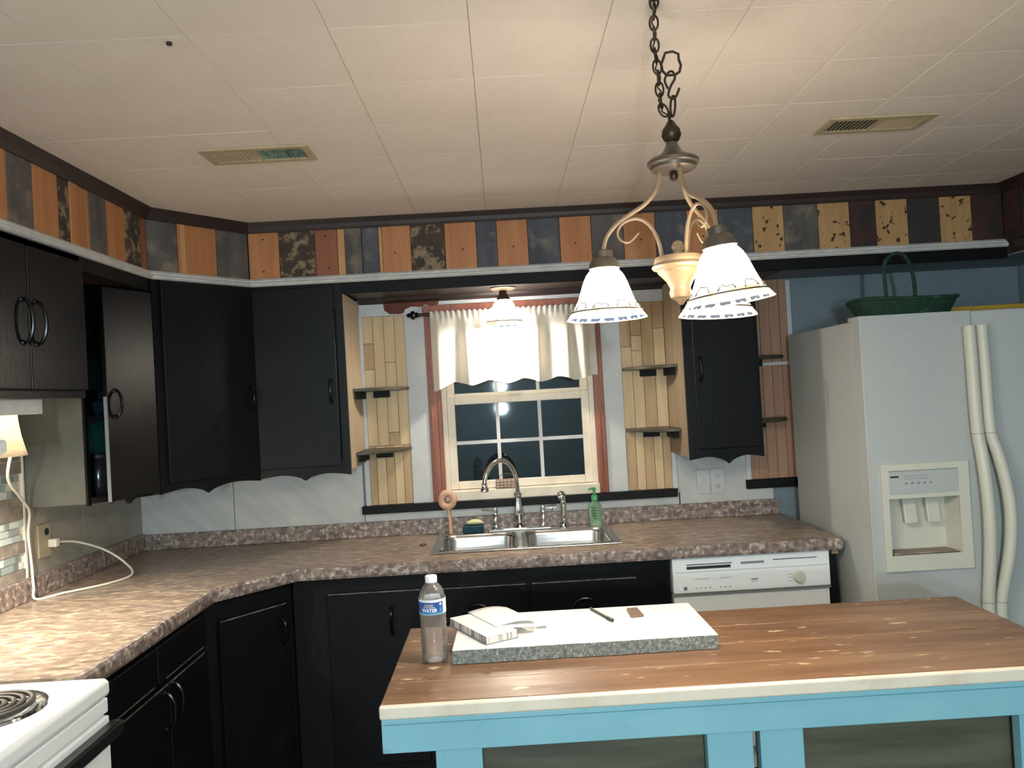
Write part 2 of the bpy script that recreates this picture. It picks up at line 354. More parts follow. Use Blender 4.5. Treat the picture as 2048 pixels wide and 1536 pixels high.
kk = ['orange', 'mott', 'red', 'light', 'grey', 'blue', 'light', 'orange', 'mott', 'orange', 'blue', 'orange', 'blue', 'orange', 'grey', 'orange', 'blue', 'orange', 'blue', 'spot', 'grey', 'spot', 'pl', 'spot', 'black', 'spot', 'dred']
kk = [('dred' if k == 'pl' else k) for k in kk]
planks(S_back, [x+1.03 for x in bk], kk)
planks(S_diag, [0.0, 0.124, 0.134, 0.158, 0.293, 0.438], ['grey', 'orange', 'light', 'orange', 'grey'])
ly = [-3.2, -3.06, -2.92, -2.78, -2.64, -2.50, -2.36, -2.22, -2.08, -1.94, -1.81, -1.68, -1.547, -1.428, -1.30, -1.237, -1.185, -1.116, -1.01, -0.88, -0.765, -0.71]
lk = ['grey', 'orange']*5+['orange', 'orange']
lk = ['grey', 'orange', 'grey', 'orange', 'grey', 'orange', 'grey', 'orange', 'grey', 'orange', 'grey', 'orange', 'grey', 'orange', 'mott', 'orange', 'orange', 'grey', 'orange', 'mott', 'pl']
lk[-1] = 'red'
planks(S_left, [y+3.2 for y in ly], lk)
planks(S_right, [0, .13, .26, .40, .53, .66, .80, .94, 1.08, 1.2], ['dred', 'black', 'dred', 'spot', 'grey', 'orange', 'dred', 'orange', 'grey'])
# nail heads on the light boards
nb_ = BM(); lathe(nb_, [(0.004, 0), (0.004, 0.0015)], n=8, mtx=Matrix.Rotation(PI/2, 3, 'X')); nme = bpy.data.meshes.new('nail_head'); nb_.to_mesh(nme); nb_.free(); nme.materials.append(M_['dark'])
for i, k in enumerate(kk):
    if k in ('orange', 'red') and bk[i+1]-bk[i] > .06:
        xm = (bk[i]+bk[i+1])/2
        for zz in ((2.10, 2.235) if i < 5 else (2.15,)):
            o = bpy.data.objects.new('nail_head', nme); COL.objects.link(o); o.parent = sof; o.location = (xm+random.uniform(-.01, .01), -0.3675, zz)
# mouldings
def strip(name, segs, z0, z1, d0, d1, m, prof=None, cut=0):
    root = empty(name); struct(root)
    for s in segs:
        b_ = BM()
        if prof is None: fbox(b_, s, -0.008 if s is not S_left else 0, s.L+0.008, d0, d1, z0, z1)
        else: prism(b_, [s.at(-.006, d, z) for d, z in prof], s.u*(s.L+.012))
        obj('moulding', b_, m, root, bevel=0.002 if prof is None else 0, seg=1)
    return root
strip('trim_1', [S_left, S_diag, S_back, S_right], 0, 0, 0, 0, M_['crown'], prof=[(-.02, 2.262), (.006, 2.262), (.010, 2.270), (.014, 2.284), (.026, 2.302), (.028, 2.307), (-.02, 2.307)])
t2 = strip('trim_2', [S_left, S_diag, S_back], 0, 0, 0, 0, M_['white'], prof=[(-.02, 2.036), (.014, 2.036), (.020, 2.042), (.020, 2.050), (.012, 2.054), (.012, 2.062), (.004, 2.070), (-.02, 2.070)])
strip('trim_3', [S_left, S_diag, S_back], 1.990, 2.036, -0.018, 0.004, M_['blackdull'])
# brown cove under the soffit at the wall
c_ = BM(); prism(c_, [(-0.64, -0.002, 2.004), (-0.64, -0.05, 2.004), (-0.64, -0.045, 1.992), (-0.64, -0.002, 1.975)], (1.42, 0, 0)); struct(obj('trim_4', c_, M_['crown']))

# ------------------------------------------------------------------ window wall: boards, panels, casing, window
def board(x0, x1, z0, z1, th, m, name='board', y=0.0): return obj(name, bx(x0, x1, y-th, y, z0, z1), m, WB, bevel=0.0015, seg=1)
board(-0.645, 0.782, 1.925, 1.985, 0.016, M_['wboard'], 'header_board')
pb = [(-0.45, 1.930), (-.50, 1.932), (-.525, 1.95), (-.53, 1.985), (-.27, 1.985), (-.275, 1.965), (-.31, 1.962), (-.335, 1.968), (-.36, 1.958), (-.40, 1.962), (-.43, 1.950), (-.435, 1.936)]
b_ = BM(); prism(b_, [(x, -0.0175, z) for x, z in pb], (0, 0.0015, 0)); obj('bare_brown_patch', b_, mat('bare_hardboard', (112, 62, 46), (92, 50, 40), rough=0.8, scale=14), WB)
board(-0.437, -0.338, 1.052, 1.925, 0.016, M_['wboard'])
board(0.464, 0.560, 1.052, 1.925, 0.016, M_['wboard'])
# pine plank panels on either side of the window and behind the right cabinet
def pine_panel(xs, rows, mats):
    k = 0
    for i in range(len(xs)-1):
        zs = rows[i]
        for j in range(len(zs)-1):
            m = mats[(i+j*2+k) % len(mats)]
            obj('pine_board', bx(xs[i]+.0008, xs[i+1]-.0008, -0.012-random.uniform(0, .002), 0, zs[j]+.0008, zs[j+1]-.0008), m, WB, bevel=0.001, seg=1)
pine_panel([-0.632, -0.585, -0.535, -0.485, -0.437], [[1.325, 1.68, 1.8, 1.925], [1.325, 1.925], [1.325, 1.385, 1.71, 1.925], [1.325, 1.925]], [M_['pine'], M_['pine'], M_['pine2']])
pine_panel([-0.632, -0.598, -0.555, -0.515, -0.475, -0.437], [[1.052, 1.325]]*5, [M_['pine2'], M_['pine']])
pine_panel([0.560, 0.61, 0.66, 0.715, 0.768], [[1.325, 1.72, 1.925], [1.325, 1.70, 1.77, 1.925], [1.325, 1.925], [1.325, 1.80, 1.925]], [M_['pine'], M_['pine'], M_['pine2']])
pine_panel([0.560, 0.605, 0.645, 0.69, 0.73, 0.768], [[1.052, 1.325]]*5, [M_['pine2'], M_['pine']])
pine_panel([1.135, 1.175, 1.215, 1.262, 1.31, 1.345], [[1.072, 1.38, 1.998], [1.072, 1.30, 1.998], [1.072, 1.34, 1.61, 1.998], [1.072, 1.36, 1.61, 1.998], [1.072, 1.34, 1.61, 1.998]], [M_['pine3']])
for x0, x1, z0, z1 in ((-0.656, -0.632, 1.052, 1.925), (0.768, 0.790, 1.052, 1.925), (1.112, 1.135, 1.072, 1.40), (1.345, 1.366, 1.072, 1.99)): board(x0, x1, z0, z1, 0.018, M_['wboard'], 'edge_strip')
board(1.10, 1.41, 1.597, 1.612, 0.014, M_['wboard'], 'cross_strip')
board(-0.672, 0.782, 1.016, 1.052, 0.045, M_['blackdull'], 'ledge_board')
board(1.108, 1.362, 1.030, 1.072, 0.03, M_['blackdull'], 'ledge_board')
# red brown casing
win = empty('window_1', (0.07, 0, 1.09)); struct(win)
for x0, x1 in ((-0.345, -0.285), (0.425, 0.470)):
    cbm = BM(); box(cbm, x0, x1, -0.022, 0.0, 1.052, 1.925); box(cbm, x0+.012, x0+.022, -0.028, -0.02, 1.052, 1.925); box(cbm, x1-.016, x1-.006, -0.026, -0.02, 1.052, 1.925)
    obj('casing', cbm, M_['casing'], win, bevel=0.002, seg=1)
obj('casing_head', bx(-0.350, 0.474, -0.026, 0.0, 1.925, 1.962), M_['casing'], win, bevel=0.003)
obj('sill', bx(-0.287, 0.427, -0.035, 0.06, 1.052, 1.098), M_['ivory'], win, bevel=0.004)
fbm = BM()
for a in ((-0.285, -0.262, 1.098, 1.93), (0.402, 0.425, 1.098, 1.93), (-0.262, 0.402, 1.90, 1.93)): box(fbm, a[0], a[1], 0.0, 0.075, a[2], a[3])
obj('jamb', fbm, M_['ivory'], win, bevel=0.002, seg=1)
def sash(y0, y1, z0, z1, nrow):
    t = 0.036; X0, X1 = -0.262, 0.402
    s = BM()
    box(s, X0, X0+t, y0, y1, z0, z1); box(s, X1-t, X1, y0, y1, z0, z1); box(s, X0+t, X1-t, y0, y1, z0, z0+t); box(s, X0+t, X1-t, y0, y1, z1-t, z1)
    so = obj('sash', s, M_['ivory'], win, bevel=0.003)
    ax0, ax1, az0, az1 = X0+t, X1-t, z0+t, z1-t; mw_ = 0.016
    for i in (1, 2):
        xc = ax0+(ax1-ax0)*i/3; obj('muntin', bx(xc-mw_/2, xc+mw_/2, y0+.006, y0+.018, az0, az1), M_['wboard'], so)
    for j in range(1, nrow):
        zc = az0+(az1-az0)*j/nrow; obj('muntin', bx(ax0, ax1, y0+.007, y0+.017, zc-mw_/2, zc+mw_/2), M_['wboard'], so)
    for i in range(3):
        for j in range(nrow):
            xa = ax0+(ax1-ax0)*i/3; xb = ax0+(ax1-ax0)*(i+1)/3; za = az0+(az1-az0)*j/nrow; zb = az0+(az1-az0)*(j+1)/nrow
            obj('pane', bx(xa, xb, y0+.013, y0+.0165, za, zb), M_['pane'], so)
    return so
lo = sash(0.012, 0.045, 1.10, 1.530, 2); sash(0.046, 0.079, 1.51, 1.92, 2)
obj('latch', bx(0.03, 0.085, 0.0, 0.02, 1.528, 1.540), M_['ivory'], lo, bevel=0.003)
# dark yard outside: a pale low wall and the ground, barely lit
struct(obj('floor_yard', bx(-6, 8, 0.4, 12, -0.5, -0.4), mat('night_lawn', (40, 48, 40), (30, 36, 30), rough=0.9, scale=2)))

# ------------------------------------------------------------------ upper cabinets
def bow_pull(s, u, z, length=0.095, d=0.0, parent=None, name='handle', vertical=True):
    h = length/2
    pts = [s.at(u, d, z+h), s.at(u, d+.012, z+h*.92), s.at(u, d+.024, z+h*.55), s.at(u, d+.028, z), s.at(u, d+.024, z-h*.55), s.at(u, d+.012, z-h*.92), s.at(u, d, z-h)]
    b_ = tube(BM(), smoothpath(pts, 4), 0.0052, 8)
    for e in (h*.98, -h*.98):
        lathe(b_, [(0.010, 0), (0.008, 0.004)], c=s.at(u, d, z+e), n=10, mtx=Matrix(((s.u.x, 0, s.n.x), (s.u.y, 0, s.n.y), (0, 1, 0))))
    return obj(name, b_, M_['hand'], parent, smooth=True)
def apron(bm, s, u0, u1, d0, d1, ztop, zlow, cusp, uc=None):
    uc = (u0+u1)/2 if uc is None else uc
    pts = [(u0, ztop), (u0, zlow)]
    for i in range(1, 9):
        t = i/9; pts.append((u0+(uc-u0)*t, zlow+0.012*math.sin(t*PI*.85)-(cusp*max(0, (t-.45)/.55)**1.6)))
    pts.append((uc, zlow-cusp))
    for i in range(8, 0, -1):
        t = i/9; pts.append((u1-(u1-uc)*t, zlow+0.012*math.sin(t*PI*.85)-(cusp*max(0, (t-.45)/.55)**1.6)))
    pts += [(u1, zlow), (u1, ztop)]
    prism(bm, [s.at(u, d0, z) for u, z in pts], s.n*(d1-d0))
def door(s, u0, u1, z0, z1, parent, d=0.0, th=0.018, name='door', m=None):
    return obj(name, fb(s, u0, u1, d, d+th, z0, z1), m or M_['black'], parent, bevel=0.0035)
ZU0, ZU1 = 1.245, 1.992
# back-left cabinet
sbl = Seg((-1.028, -0.361), (-0.648, -0.361))
c = thing('wall_cabinet', (-0.84, -0.17, ZU0), 'black wall cabinet with one door next to the window, left of the pale shelves', 'cabinet')
obj('body', bx(-1.028, -0.652, -0.360, -0.002, ZU0+.01, ZU1), M_['blackdull'], c)
obj('side_panel', bx(-0.652, -0.646, -0.360, -0.002, ZU0+.01, ZU1), mat('pale_cabinet_side', (176, 158, 132), (160, 140, 114), rough=0.5, scale=4, stretch=VS), c)
b_ = BM(); fbox(b_, sbl, 0, .02, 0, .010, ZU0+.06, 1.93); fbox(b_, sbl, .35, .38, 0, .010, ZU0+.06, 1.93); fbox(b_, sbl, .0, .38, 0, .010, 1.93, 2.035); apron(b_, sbl, 0, .38, 0, .010, ZU0+.06, ZU0-.012, .016); obj('face_frame', b_, M_['black'], c)
d_ = door(sbl, 0.006, 0.345, ZU0+.028, 2.022, c, d=0.010); bow_pull(sbl, 0.318, 1.585, d=.028, parent=d_)
# corner cabinet on the diagonal
sdg = Seg((-1.298, -0.708), (-1.032, -0.366))
c = thing('wall_cabinet', (-1.35, -0.3, ZU0), 'black diagonal corner wall cabinet with a brown sheen on its door', 'cabinet')
b_ = BM(); prism(b_, [(-1.285-.004, -0.69, ZU0+.01), (-1.04, -0.352+.004, ZU0+.01), (-1.04, -0.002, ZU0+.01), (-1.30, -0.002, ZU0+.01), (-1.30, -0.69, ZU0+.01)], (0, 0, ZU1-ZU0-.01)); obj('body', b_, M_['blackdull'], c)
b_ = BM(); fbox(b_, sdg, 0, .03, 0, .010, ZU0+.06, 1.93); fbox(b_, sdg, sdg.L-.012, sdg.L, 0, .010, ZU0+.06, 1.93); fbox(b_, sdg, .0, sdg.L, 0, .010, 1.93, 2.035); apron(b_, sdg, 0, sdg.L, 0, .010, ZU0+.06, ZU0-.016, .018, uc=sdg.L*.45); obj('face_frame', b_, M_['black'], c)
d_ = door(sdg, 0.028, sdg.L-.010, ZU0+.022, 2.030, c, d=0.010); bow_pull(sdg, sdg.L-.045, 1.57, d=.028, parent=d_)
# narrow cabinet with the door ajar, teal inside
c = thing('wall_cabinet', (-1.5, -0.6, 1.23), 'narrow black wall cabinet standing ajar, teal inside, left of the corner cabinet', 'cabinet')
zc0 = 1.228
obj('side_panel', bx(XL, -1.470, -0.892, -0.876, zc0, ZU1), M_['sidegrey'], c)
obj('front_stile', bx(-1.474, -1.466, -0.895, -0.872, zc0-.006, ZU1), M_['blackdull'], c)
b_ = BM(); prism(b_, [(XL+.01, -0.874, zc0), (-1.455, -0.874, zc0), (-1.315, -0.70, zc0), (-1.305, -0.30, zc0), (XL+.01, -0.30, zc0)], (0, 0, .02)); obj('bottom', b_, M_['blackdull'], c)
obj('back_panel', bx(XL+.002, XL+.012, -0.874, -0.004, zc0, ZU1), M_['teal'], c)
obj('inner_side', bx(XL+.012, -1.305, -0.31, -0.30, zc0, ZU1), M_['teal'], c)
b_ = BM(); fbox(b_, Seg((-1.455, -.884), (-1.318, -.714)), 0, .2, -.02, 0, 1.915, ZU1); obj('top_rail', b_, M_['blackdull'], c)
for z in (1.80, 1.515):
    b_ = BM(); prism(b_, [(XL+.012, -0.874, z), (-1.47, -0.874, z), (-1.36, -0.72, z), (-1.33, -0.31, z), (XL+.012, -0.31, z)], (0, 0, .02)); obj('shelf', b_, M_['blackdull'], c)
shg = Seg((-1.384, -0.922), (-1.306, -0.712))
b_ = BM(); apron(b_, shg, 0, shg.L, 0, .018, 1.985, zc0+.002, .014, uc=shg.L*.36); d_ = obj('door', b_, M_['black'], c, bevel=.003); bow_pull(shg, 0.035, 1.575, d=.018, parent=d_)
obj('lit_worn_edge', fb(shg, -0.0012, 0.0005, 0.002, .017, 1.235, 1.60), M_['grey'], d_)  # grey strip paints the lamplight caught by the open door's free edge
# things inside it
t = thing('bowl', (-1.53, -0.70, 1.535), 'dark striped bowl on the middle shelf of the teal cabinet', 'bowl')
obj('bowl_body', lathe(BM(), [(0.03, 0), (0.06, .02), (0.085, .055), (0.080, .055), (0.055, .024), (0.0005, .012)], c=(-1.53, -0.70, 1.5355), n=28, cap=False), mat('dark_blue_glaze', (26, 52, 62), rough=0.3), t, smooth=True)
b_ = BM(); prism(b_, [(-1.59, -0.66, 1.592), (-1.50, -0.66, 1.592), (-1.47, -0.66, 1.64), (-1.52, -0.66, 1.628), (-1.60, -0.66, 1.648)], (0, .004, 0)); obj('folded_cloth', b_, mat('navy_cloth', (22, 44, 56), rough=0.9), t)
t = thing('jar', (-1.50, -0.74, 1.25), 'dark rounded jar at the bottom of the teal cabinet', 'jar')
obj('jar_body', lathe(BM(), [(0.045, 0), (0.05, .01), (0.05, .08), (0.042, .115), (0.03, .13)], c=(-1.50, -0.745, 1.2485), n=28), mat('dark_glass_jar', (34, 38, 40), rough=0.15), t, smooth=True)
obj('lid', lathe(BM(), [(0.031, .1305), (0.033, .133), (0.033, .145), (0.028, .15)], c=(-1.50, -0.745, 1.2485), n=24), M_['dark'], t, smooth=True)
# cabinet over the cooker, two doors
sst = Seg((-1.304, -2.13), (-1.304, -1.205))
c = thing('wall_cabinet', (-1.5, -1.67, 1.59), 'black two-door wall cabinet over the cooker at the left edge', 'cabinet')
obj('body', bx(XL+.002, -1.306, -2.13, -1.205, 1.60, ZU1), M_['blackdull'], c)
b_ = BM(); fbox(b_, sst, 0, sst.L, 0, .008, 1.592, 1.625); fbox(b_, sst, 0, sst.L, 0, .008, 1.955, 2.035); fbox(b_, sst, 0, .04, 0, .008, 1.625, 1.955); fbox(b_, sst, sst.L-.035, sst.L, 0, .008, 1.625, 1.955); obj('face_frame', b_, M_['black'], c)
d1 = door(sst, .03, .618, 1.615, 2.012, c, d=.008); d2 = door(sst, .623, sst.L-.012, 1.615, 2.012, c, d=.008)
bow_pull(sst, .590, 1.80, d=.026, parent=d1, length=.12); bow_pull(sst, .652, 1.80, d=.026, parent=d2, length=.12)
# right cabinet
srt = Seg((0.770, -0.361), (1.085, -0.361))
c = thing('wall_cabinet', (0.92, -0.17, 1.21), 'black single-door wall cabinet with scalloped bottom right of the window', 'cabinet')
obj('body', bx(0.772, 1.083, -0.360, -0.002, 1.225, ZU1), M_['blackdull'], c)
obj('side_panel', bx(0.768, 0.7725, -0.360, -0.002, 1.222, ZU1), mat('tan_cabinet_side', (150, 132, 108), (132, 114, 92), rough=0.55, scale=4, stretch=VS), c)
b_ = BM(); fbox(b_, srt, 0, .045, 0, .010, 1.28, 1.93); fbox(b_, srt, .297, .315, 0, .010, 1.28, 1.93); fbox(b_, srt, 0, .315, 0, .010, 1.93, 2.03); apron(b_, srt, 0, .315, 0, .010, 1.28, 1.210, .022, uc=.165); obj('face_frame', b_, M_['black'], c)
d_ = door(srt, .036, .302, 1.255, 1.965, c, d=.010); bow_pull(srt, .062, 1.59, d=.028, parent=d_)

# corner shelves (quarter round) on both inner cabinet sides
def qshelf(xc, sx, z, label, r=0.165, y0=-0.004):
    c = thing('corner_shelf', (xc, 0, z), label, 'shelf', 'quarter-round shelves by the window')
    pts = [(xc, y0, z)]+[(xc+sx*r*math.cos(a*PI/2/12), y0-0.012-0.235*math.sin(a*PI/2/12), z) for a in range(13)]
    b_ = BM(); prism(b_, pts, (0, 0, .014)); obj('shelf_board', b_, mat('dark_olive_shelf', (74, 66, 50), (58, 52, 42), rough=0.45, scale=5), c, bevel=.002, seg=1)
    obj('wall_cleat', bx(*sorted((xc+sx*.05, xc+sx*.125)), -0.034, -0.014, z-.030, z-.0005), M_['blackdull'], c)
    obj('side_cleat', bx(*sorted((xc+sx*.001, xc+sx*.02)), -0.20, -0.05, z-.032, z-.0005), M_['blackdull'], c)
qshelf(-0.6445, 1, 1.578, 'upper quarter-round shelf left of the window', r=0.215)
qshelf(-0.6445, 1, 1.302, 'lower quarter-round shelf left of the window', r=0.215)
qshelf(0.7665, -1, 1.608, 'upper quarter-round shelf right of the window', r=0.205)
qshelf(0.7665, -1, 1.328, 'lower quarter-round shelf right of the window', r=0.205)
qshelf(1.0865, 1, 1.626, 'upper small black shelf beside the fridge', r=0.215)
qshelf(1.0865, 1, 1.342, 'lower small black shelf beside the fridge', r=0.215)

# ------------------------------------------------------------------ curtain and rod
t = thing('curtain_rod', (0.06, -0.06, 1.92), 'dark curtain rod with turned finials across the window top', 'curtain rod')
obj('rod', tube(BM(), [(-0.365, -0.062, 1.916), (0.49, -0.062, 1.916)], 0.0075, 10), M_['crown'], t, smooth=True)
for sx, x in ((-1, -0.365), (1, 0.49)):
    fm = Matrix.Rotation(sx*PI/2, 3, 'Y')
    obj('finial', lathe(BM(), [(0.008, 0), (0.016, .004), (0.010, .010), (0.021, .022), (0.018, .032), (0.008, .038), (0.011, .045), (0.003, .054)], c=(x, -0.062, 1.916), n=16, mtx=fm), M_['hand'], t, smooth=True)
    obj('bracket', bx(x-sx*.004-.005, x-sx*.004+.005, -0.062, -0.026, 1.908, 1.924), M_['hand'], t)
b_ = BM(); NX, NZ = 150, 16; grid = []
random.seed(3); ph = [random.uniform(0, 6.28) for _ in range(6)]
for j in range(NZ+1):
    v_ = j/NZ; z = 1.925-v_*0.335; row = []
    for i in range(NX+1):
        u_ = i/NX; x = -0.312+u_*0.752
        amp = .004+.016*min(1, v_*2.5)
        y = -0.082-.006*v_ + amp*(math.sin(u_*44+ph[0])*.7+math.sin(u_*23+ph[1]+v_)*.9+math.sin(u_*71+ph[2])*.3)
        if v_ < .07: y = -0.074-.006*math.sin(u_*190)
        zz = z + v_*0.010*math.sin(u_*30+ph[3]) + (.004*math.sin(u_*190) if j == 0 else 0) + (-.022*max(0, .12-u_)/.12 if j == NZ else 0)
        row.append(b_.verts.new((x+.004*math.sin(u_*62+1.2)*v_, y, zz)))
    grid.append(row)
for j in range(NZ):
    for i in range(NX): b_.faces.new((grid[j][i], grid[j][i+1], grid[j+1][i+1], grid[j+1][i]))
o = obj('curtain_valance', b_, M_['curtain'], None, smooth=True, angle=80); tag(o, 'sheer white gathered curtain valance hanging across the window', 'curtain')

# ------------------------------------------------------------------ lamps with bell shades
def bell(root, c, tilt, top_r, rim_r, h, gm, bulb, bcol, tag_name='shade'):
    """open glass bell hanging down from c (centre of its top)"""
    mt = tilt
    tab = [(0, .29), (.05, .36), (.128, .45), (.256, .53), (.385, .59), (.51, .64), (.64, .70), (.77, .78), (.90, .91), (1.0, 1.0)]
    def rad(t):
        for (ta, ra), (tb_, rb) in zip(tab[:-1], tab[1:]):
            if t <= tb_+1e-9: return (ra+(rb-ra)*(t-ta)/(tb_-ta))*rim_r
    prof = [(rad(i/14), -h*i/14) for i in range(15)]
    rr = prof[-1][0]
    kb = 11
    up = prof[:kb+1]; b_ = BM(); lathe(b_, up+[(r-.003, z) for r, z in up[::-1]], c=c, n=36, mtx=mt, cap=False)
    sh = obj('glass_shade', b_, gm, root, smooth=True, angle=60)
    lw = prof[kb:]; b_ = BM(); lathe(b_, lw+[(r-.003, z+.0005) for r, z in lw[::-1]], c=c, n=36, mtx=mt, cap=False)
    obj('painted_band', b_, M_['band'], sh, smooth=True, angle=60)
    # dark lead line just above the rim, and leaf tendrils
    zz = prof[12][1]; r12 = prof[12][0]+.0012
    b_ = BM(); tube(b_, [Vector(c)+mt @ Vector((r12*math.cos(a*PI/18), r12*math.sin(a*PI/18), zz)) for a in range(36)], .0017, 5, closed=True)
    obj('lead_line', b_, M_['bronze'], sh)
    for k in range(9):
        a0 = k*2*PI/9; pts = []
        for q in range(8):
            t = q/7; a = a0+.46*t; zq = zz+.004+.017*math.sin(t*PI)*(1 if k % 2 else .6)+.004*math.sin(t*9)
            fi = min(13.99, -zq/h*14); i0 = int(fi); r = prof[i0][0]+(prof[i0+1][0]-prof[i0][0])*(fi-i0)+.0012
            pts.append(Vector(c)+mt @ Vector((r*math.cos(a), r*math.sin(a), zq)))
        obj('tendril', tube(BM(), pts, .0015, 5), M_['bronze'], sh)
    # inset mosaic pieces inside the rim
    n = 16
    for k in range(n):
        a0, a1 = 2*PI*(k+.14)/n, 2*PI*(k+.86)/n
        vs = []
        r_lo, r_hi = rr-.0035, prof[13][0]-.0038
        z_lo, z_hi = -h+.0022, -h+.0022+(h/14)*.92
        b_ = BM(); P = [(r_lo, a0, z_lo), (r_lo, (a0+a1)/2, z_lo), (r_lo, a1, z_lo), (r_hi, a1, z_hi), (r_hi, (a0+a1)/2, z_hi), (r_hi, a0, z_hi)]
        vs = [b_.verts.new(Vector(c)+mt @ Vector((r*math.cos(a), r*math.sin(a), z))) for r, a, z in P]
        b_.faces.new((vs[0], vs[1], vs[4], vs[5])); b_.faces.new((vs[1], vs[2], vs[3], vs[4]))
        obj('rim_tile', b_, M_['rimtile'], sh, solid=.0012)
    # bulb
    bp = Vector(c)+mt @ Vector((0, 0, -h*.52))
    obj('bulb', lathe(BM(), [(0.012, h*.30), (0.013, h*.2), (0.026, 0.0), (0.027, -.012), (0.018, -.028), (0.002, -.034)], c=bp, n=18, mtx=mt), gm, root, smooth=True)
    l = bpy.data.lights.new('bulb_light', 'POINT'); l.energy = bulb; l.color = bcol; l.shadow_soft_size = .026
    lo_ = bpy.data.objects.new('bulb_light', l); COL.objects.link(lo_); lo_.parent = root; lo_.location = bp+mt @ Vector((0, 0, -.045))-wloc(root)
    return sh
M_['rimtile'] = mat('grey_glass_rim_piece', (24, 30, 38), rough=0.25)
M_['band'] = mat('amber_leaf_glass_band', (226, 196, 150), (240, 232, 220), rough=0.3, scale=34, lo=.42, hi=.52)
_b = M_['band'].node_tree.nodes['Principled BSDF']; _b.inputs['Emission Strength'].default_value = 0.95
M_['band'].node_tree.links.new(_b.inputs['Base Color'].links[0].from_socket, _b.inputs['Emission Color'])

# chandelier
CX, CY = 0.392, -2.0
ch = thing('chandelier', (CX, CY, 1.70), 'bronze three-light chandelier with glowing bell shades hanging on a chain', 'chandelier')
obj('hub_ball', lathe(BM(), [(0.006, 2.095), (0.012, 2.085), (0.019, 2.076), (0.021, 2.064), (0.016, 2.052), (0.011, 2.048)], c=(CX, CY, 0), n=24), M_['darkbronze'], ch, smooth=True)
obj('hub', lathe(BM(), [(0.011, 2.05), (0.014, 2.040), (0.022, 2.026), (0.036, 2.017), (0.050, 2.012), (0.055, 2.007), (0.055, 2.001), (0.049, 1.998), (0.048, 1.991), (0.040, 1.987), (0.0, 1.986)], c=(CX, CY, 0), n=36, cap=False), M_['bronze'], ch, smooth=True)
obj('hub_nut', lathe(BM(), [(0.006, 1.986), (0.009, 1.980), (0.009, 1.972), (0.005, 1.966)], c=(CX, CY, 0), n=14), M_['darkbronze'], ch, smooth=True)
obj('urn', lathe(BM(), [(0.010, 1.808), (0.030, 1.806), (0.049, 1.803), (0.052, 1.797), (0.052, 1.790), (0.058, 1.783), (0.056, 1.778), (0.046, 1.774), (0.046, 1.770), (0.038, 1.762), (0.028, 1.750), (0.022, 1.738), (0.021, 1.734), (0.024, 1.727), (0.021, 1.716), (0.010, 1.709), (0.004, 1.700)], c=(CX, CY, 0), n=36), M_['tanmetal'], ch, smooth=True)
obj('urn_finial', lathe(BM(), [(0.012, 1.8075), (0.010, 1.816), (0.014, 1.824), (0.010, 1.834), (0.003, 1.838)], c=(CX, CY, 0), n=18), M_['tanmetal'], ch, smooth=True)
arm = [(.029, 1.990), (.033, 1.968), (.043, 1.945), (.066, 1.922), (.098, 1.904), (.130, 1.884), (.151, 1.860), (.160, 1.832)]
scr = [(.034, 1.803), (.038, 1.832), (.049, 1.864), (.066, 1.885), (.086, 1.894), (.110, 1.889), (.124, 1.875), (.126, 1.860), (.117, 1.848), (.101, 1.845), (.081, 1.863)]
for k, (ang, gm, bc) in enumerate(((math.radians(165), GLC, (0.92, 0.97, 1.0)), (math.radians(-75), GLW, (1.0, 0.86, 0.68)), (math.radians(45), GLW, (1.0, 0.86, 0.68)))):
    cx, sy = math.cos(ang), math.sin(ang); P = lambda r, z: Vector((CX+r*cx, CY+r*sy, z))
    obj('arm', tube(BM(), smoothpath([P(r, z) for r, z in arm], 5), .0048, 8), M_['tanmetal'], ch, smooth=True)
    sp = smoothpath([P(r, z) for r, z in scr], 5); obj('scroll', tube(BM(), sp, [.0046-.0026*i/(len(sp)-1) for i in range(len(sp))], 8), M_['tanmetal'], ch, smooth=True)
    tl = Matrix.Rotation(math.radians((0, -6, 2)[k]), 3, 'Y')
    tc_ = P(.160, 1.832)
    obj('socket_cup', lathe(BM(), [(0.008, .002), (0.020, -.002), (0.021, -.016), (0.026, -.019), (0.032, -.030), (0.034, -.040), (0.030, -.042)], c=tc_, n=24, mtx=tl), M_['bronze'], ch, smooth=True)
    bell(ch, tc_+tl @ Vector((0, 0, -.038)), tl, .031, .088, .112, gm, BULB, bc)
# chain of oval links up to the ceiling, with the spare hook and loop
def link(c, tdir, rot, L=.030, W=.017, r=.0022, name='chain_link', m=None):
    t = Vector(tdir).normalized(); a = t.orthogonal().normalized(); a = Matrix.Rotation(rot, 3, t) @ a
    pts = []
    for i in range(16):
        q = 2*PI*i/16; pts.append(Vector(c)+t*(L/2)*math.cos(q)+a*(W/2)*math.sin(q))
    return obj(name, tube(BM(), pts, r, 6, closed=True), m or M_['darkbronze'], ch, smooth=True)
cp = smoothpath([(CX-.002, CY, 2.098), (CX-.018, CY-.004, 2.125), (CX-.022, CY-.012, 2.150), (CX-.026, CY-.025, 2.185), (CX-.034, CY-.045, 2.225), (CX-.042, CY-.085, 2.268), (CX-.046, CY-.120, 2.304)], 8)
d = 0; last = cp[0]; k = 0
link(cp[0], (0, 0, 1), .4)
obj('flex', tube(BM(), [p+Vector((.004*math.sin(i*.9), .004*math.cos(i*.9), 0)) for i, p in enumerate(cp)], .0016, 6), M_['darkbronze'], ch, smooth=True)
for p, q in zip(cp[:-1], cp[1:]):
    d += (q-p).length
    if d > .0195: d = 0; k += 1; link(q, q-p, (k % 2)*PI/2+.35)
link((CX+.004, CY-.012, 2.122), (.15, 0, 1), 0.2, L=.044, W=.026, r=.0026, name='ring')
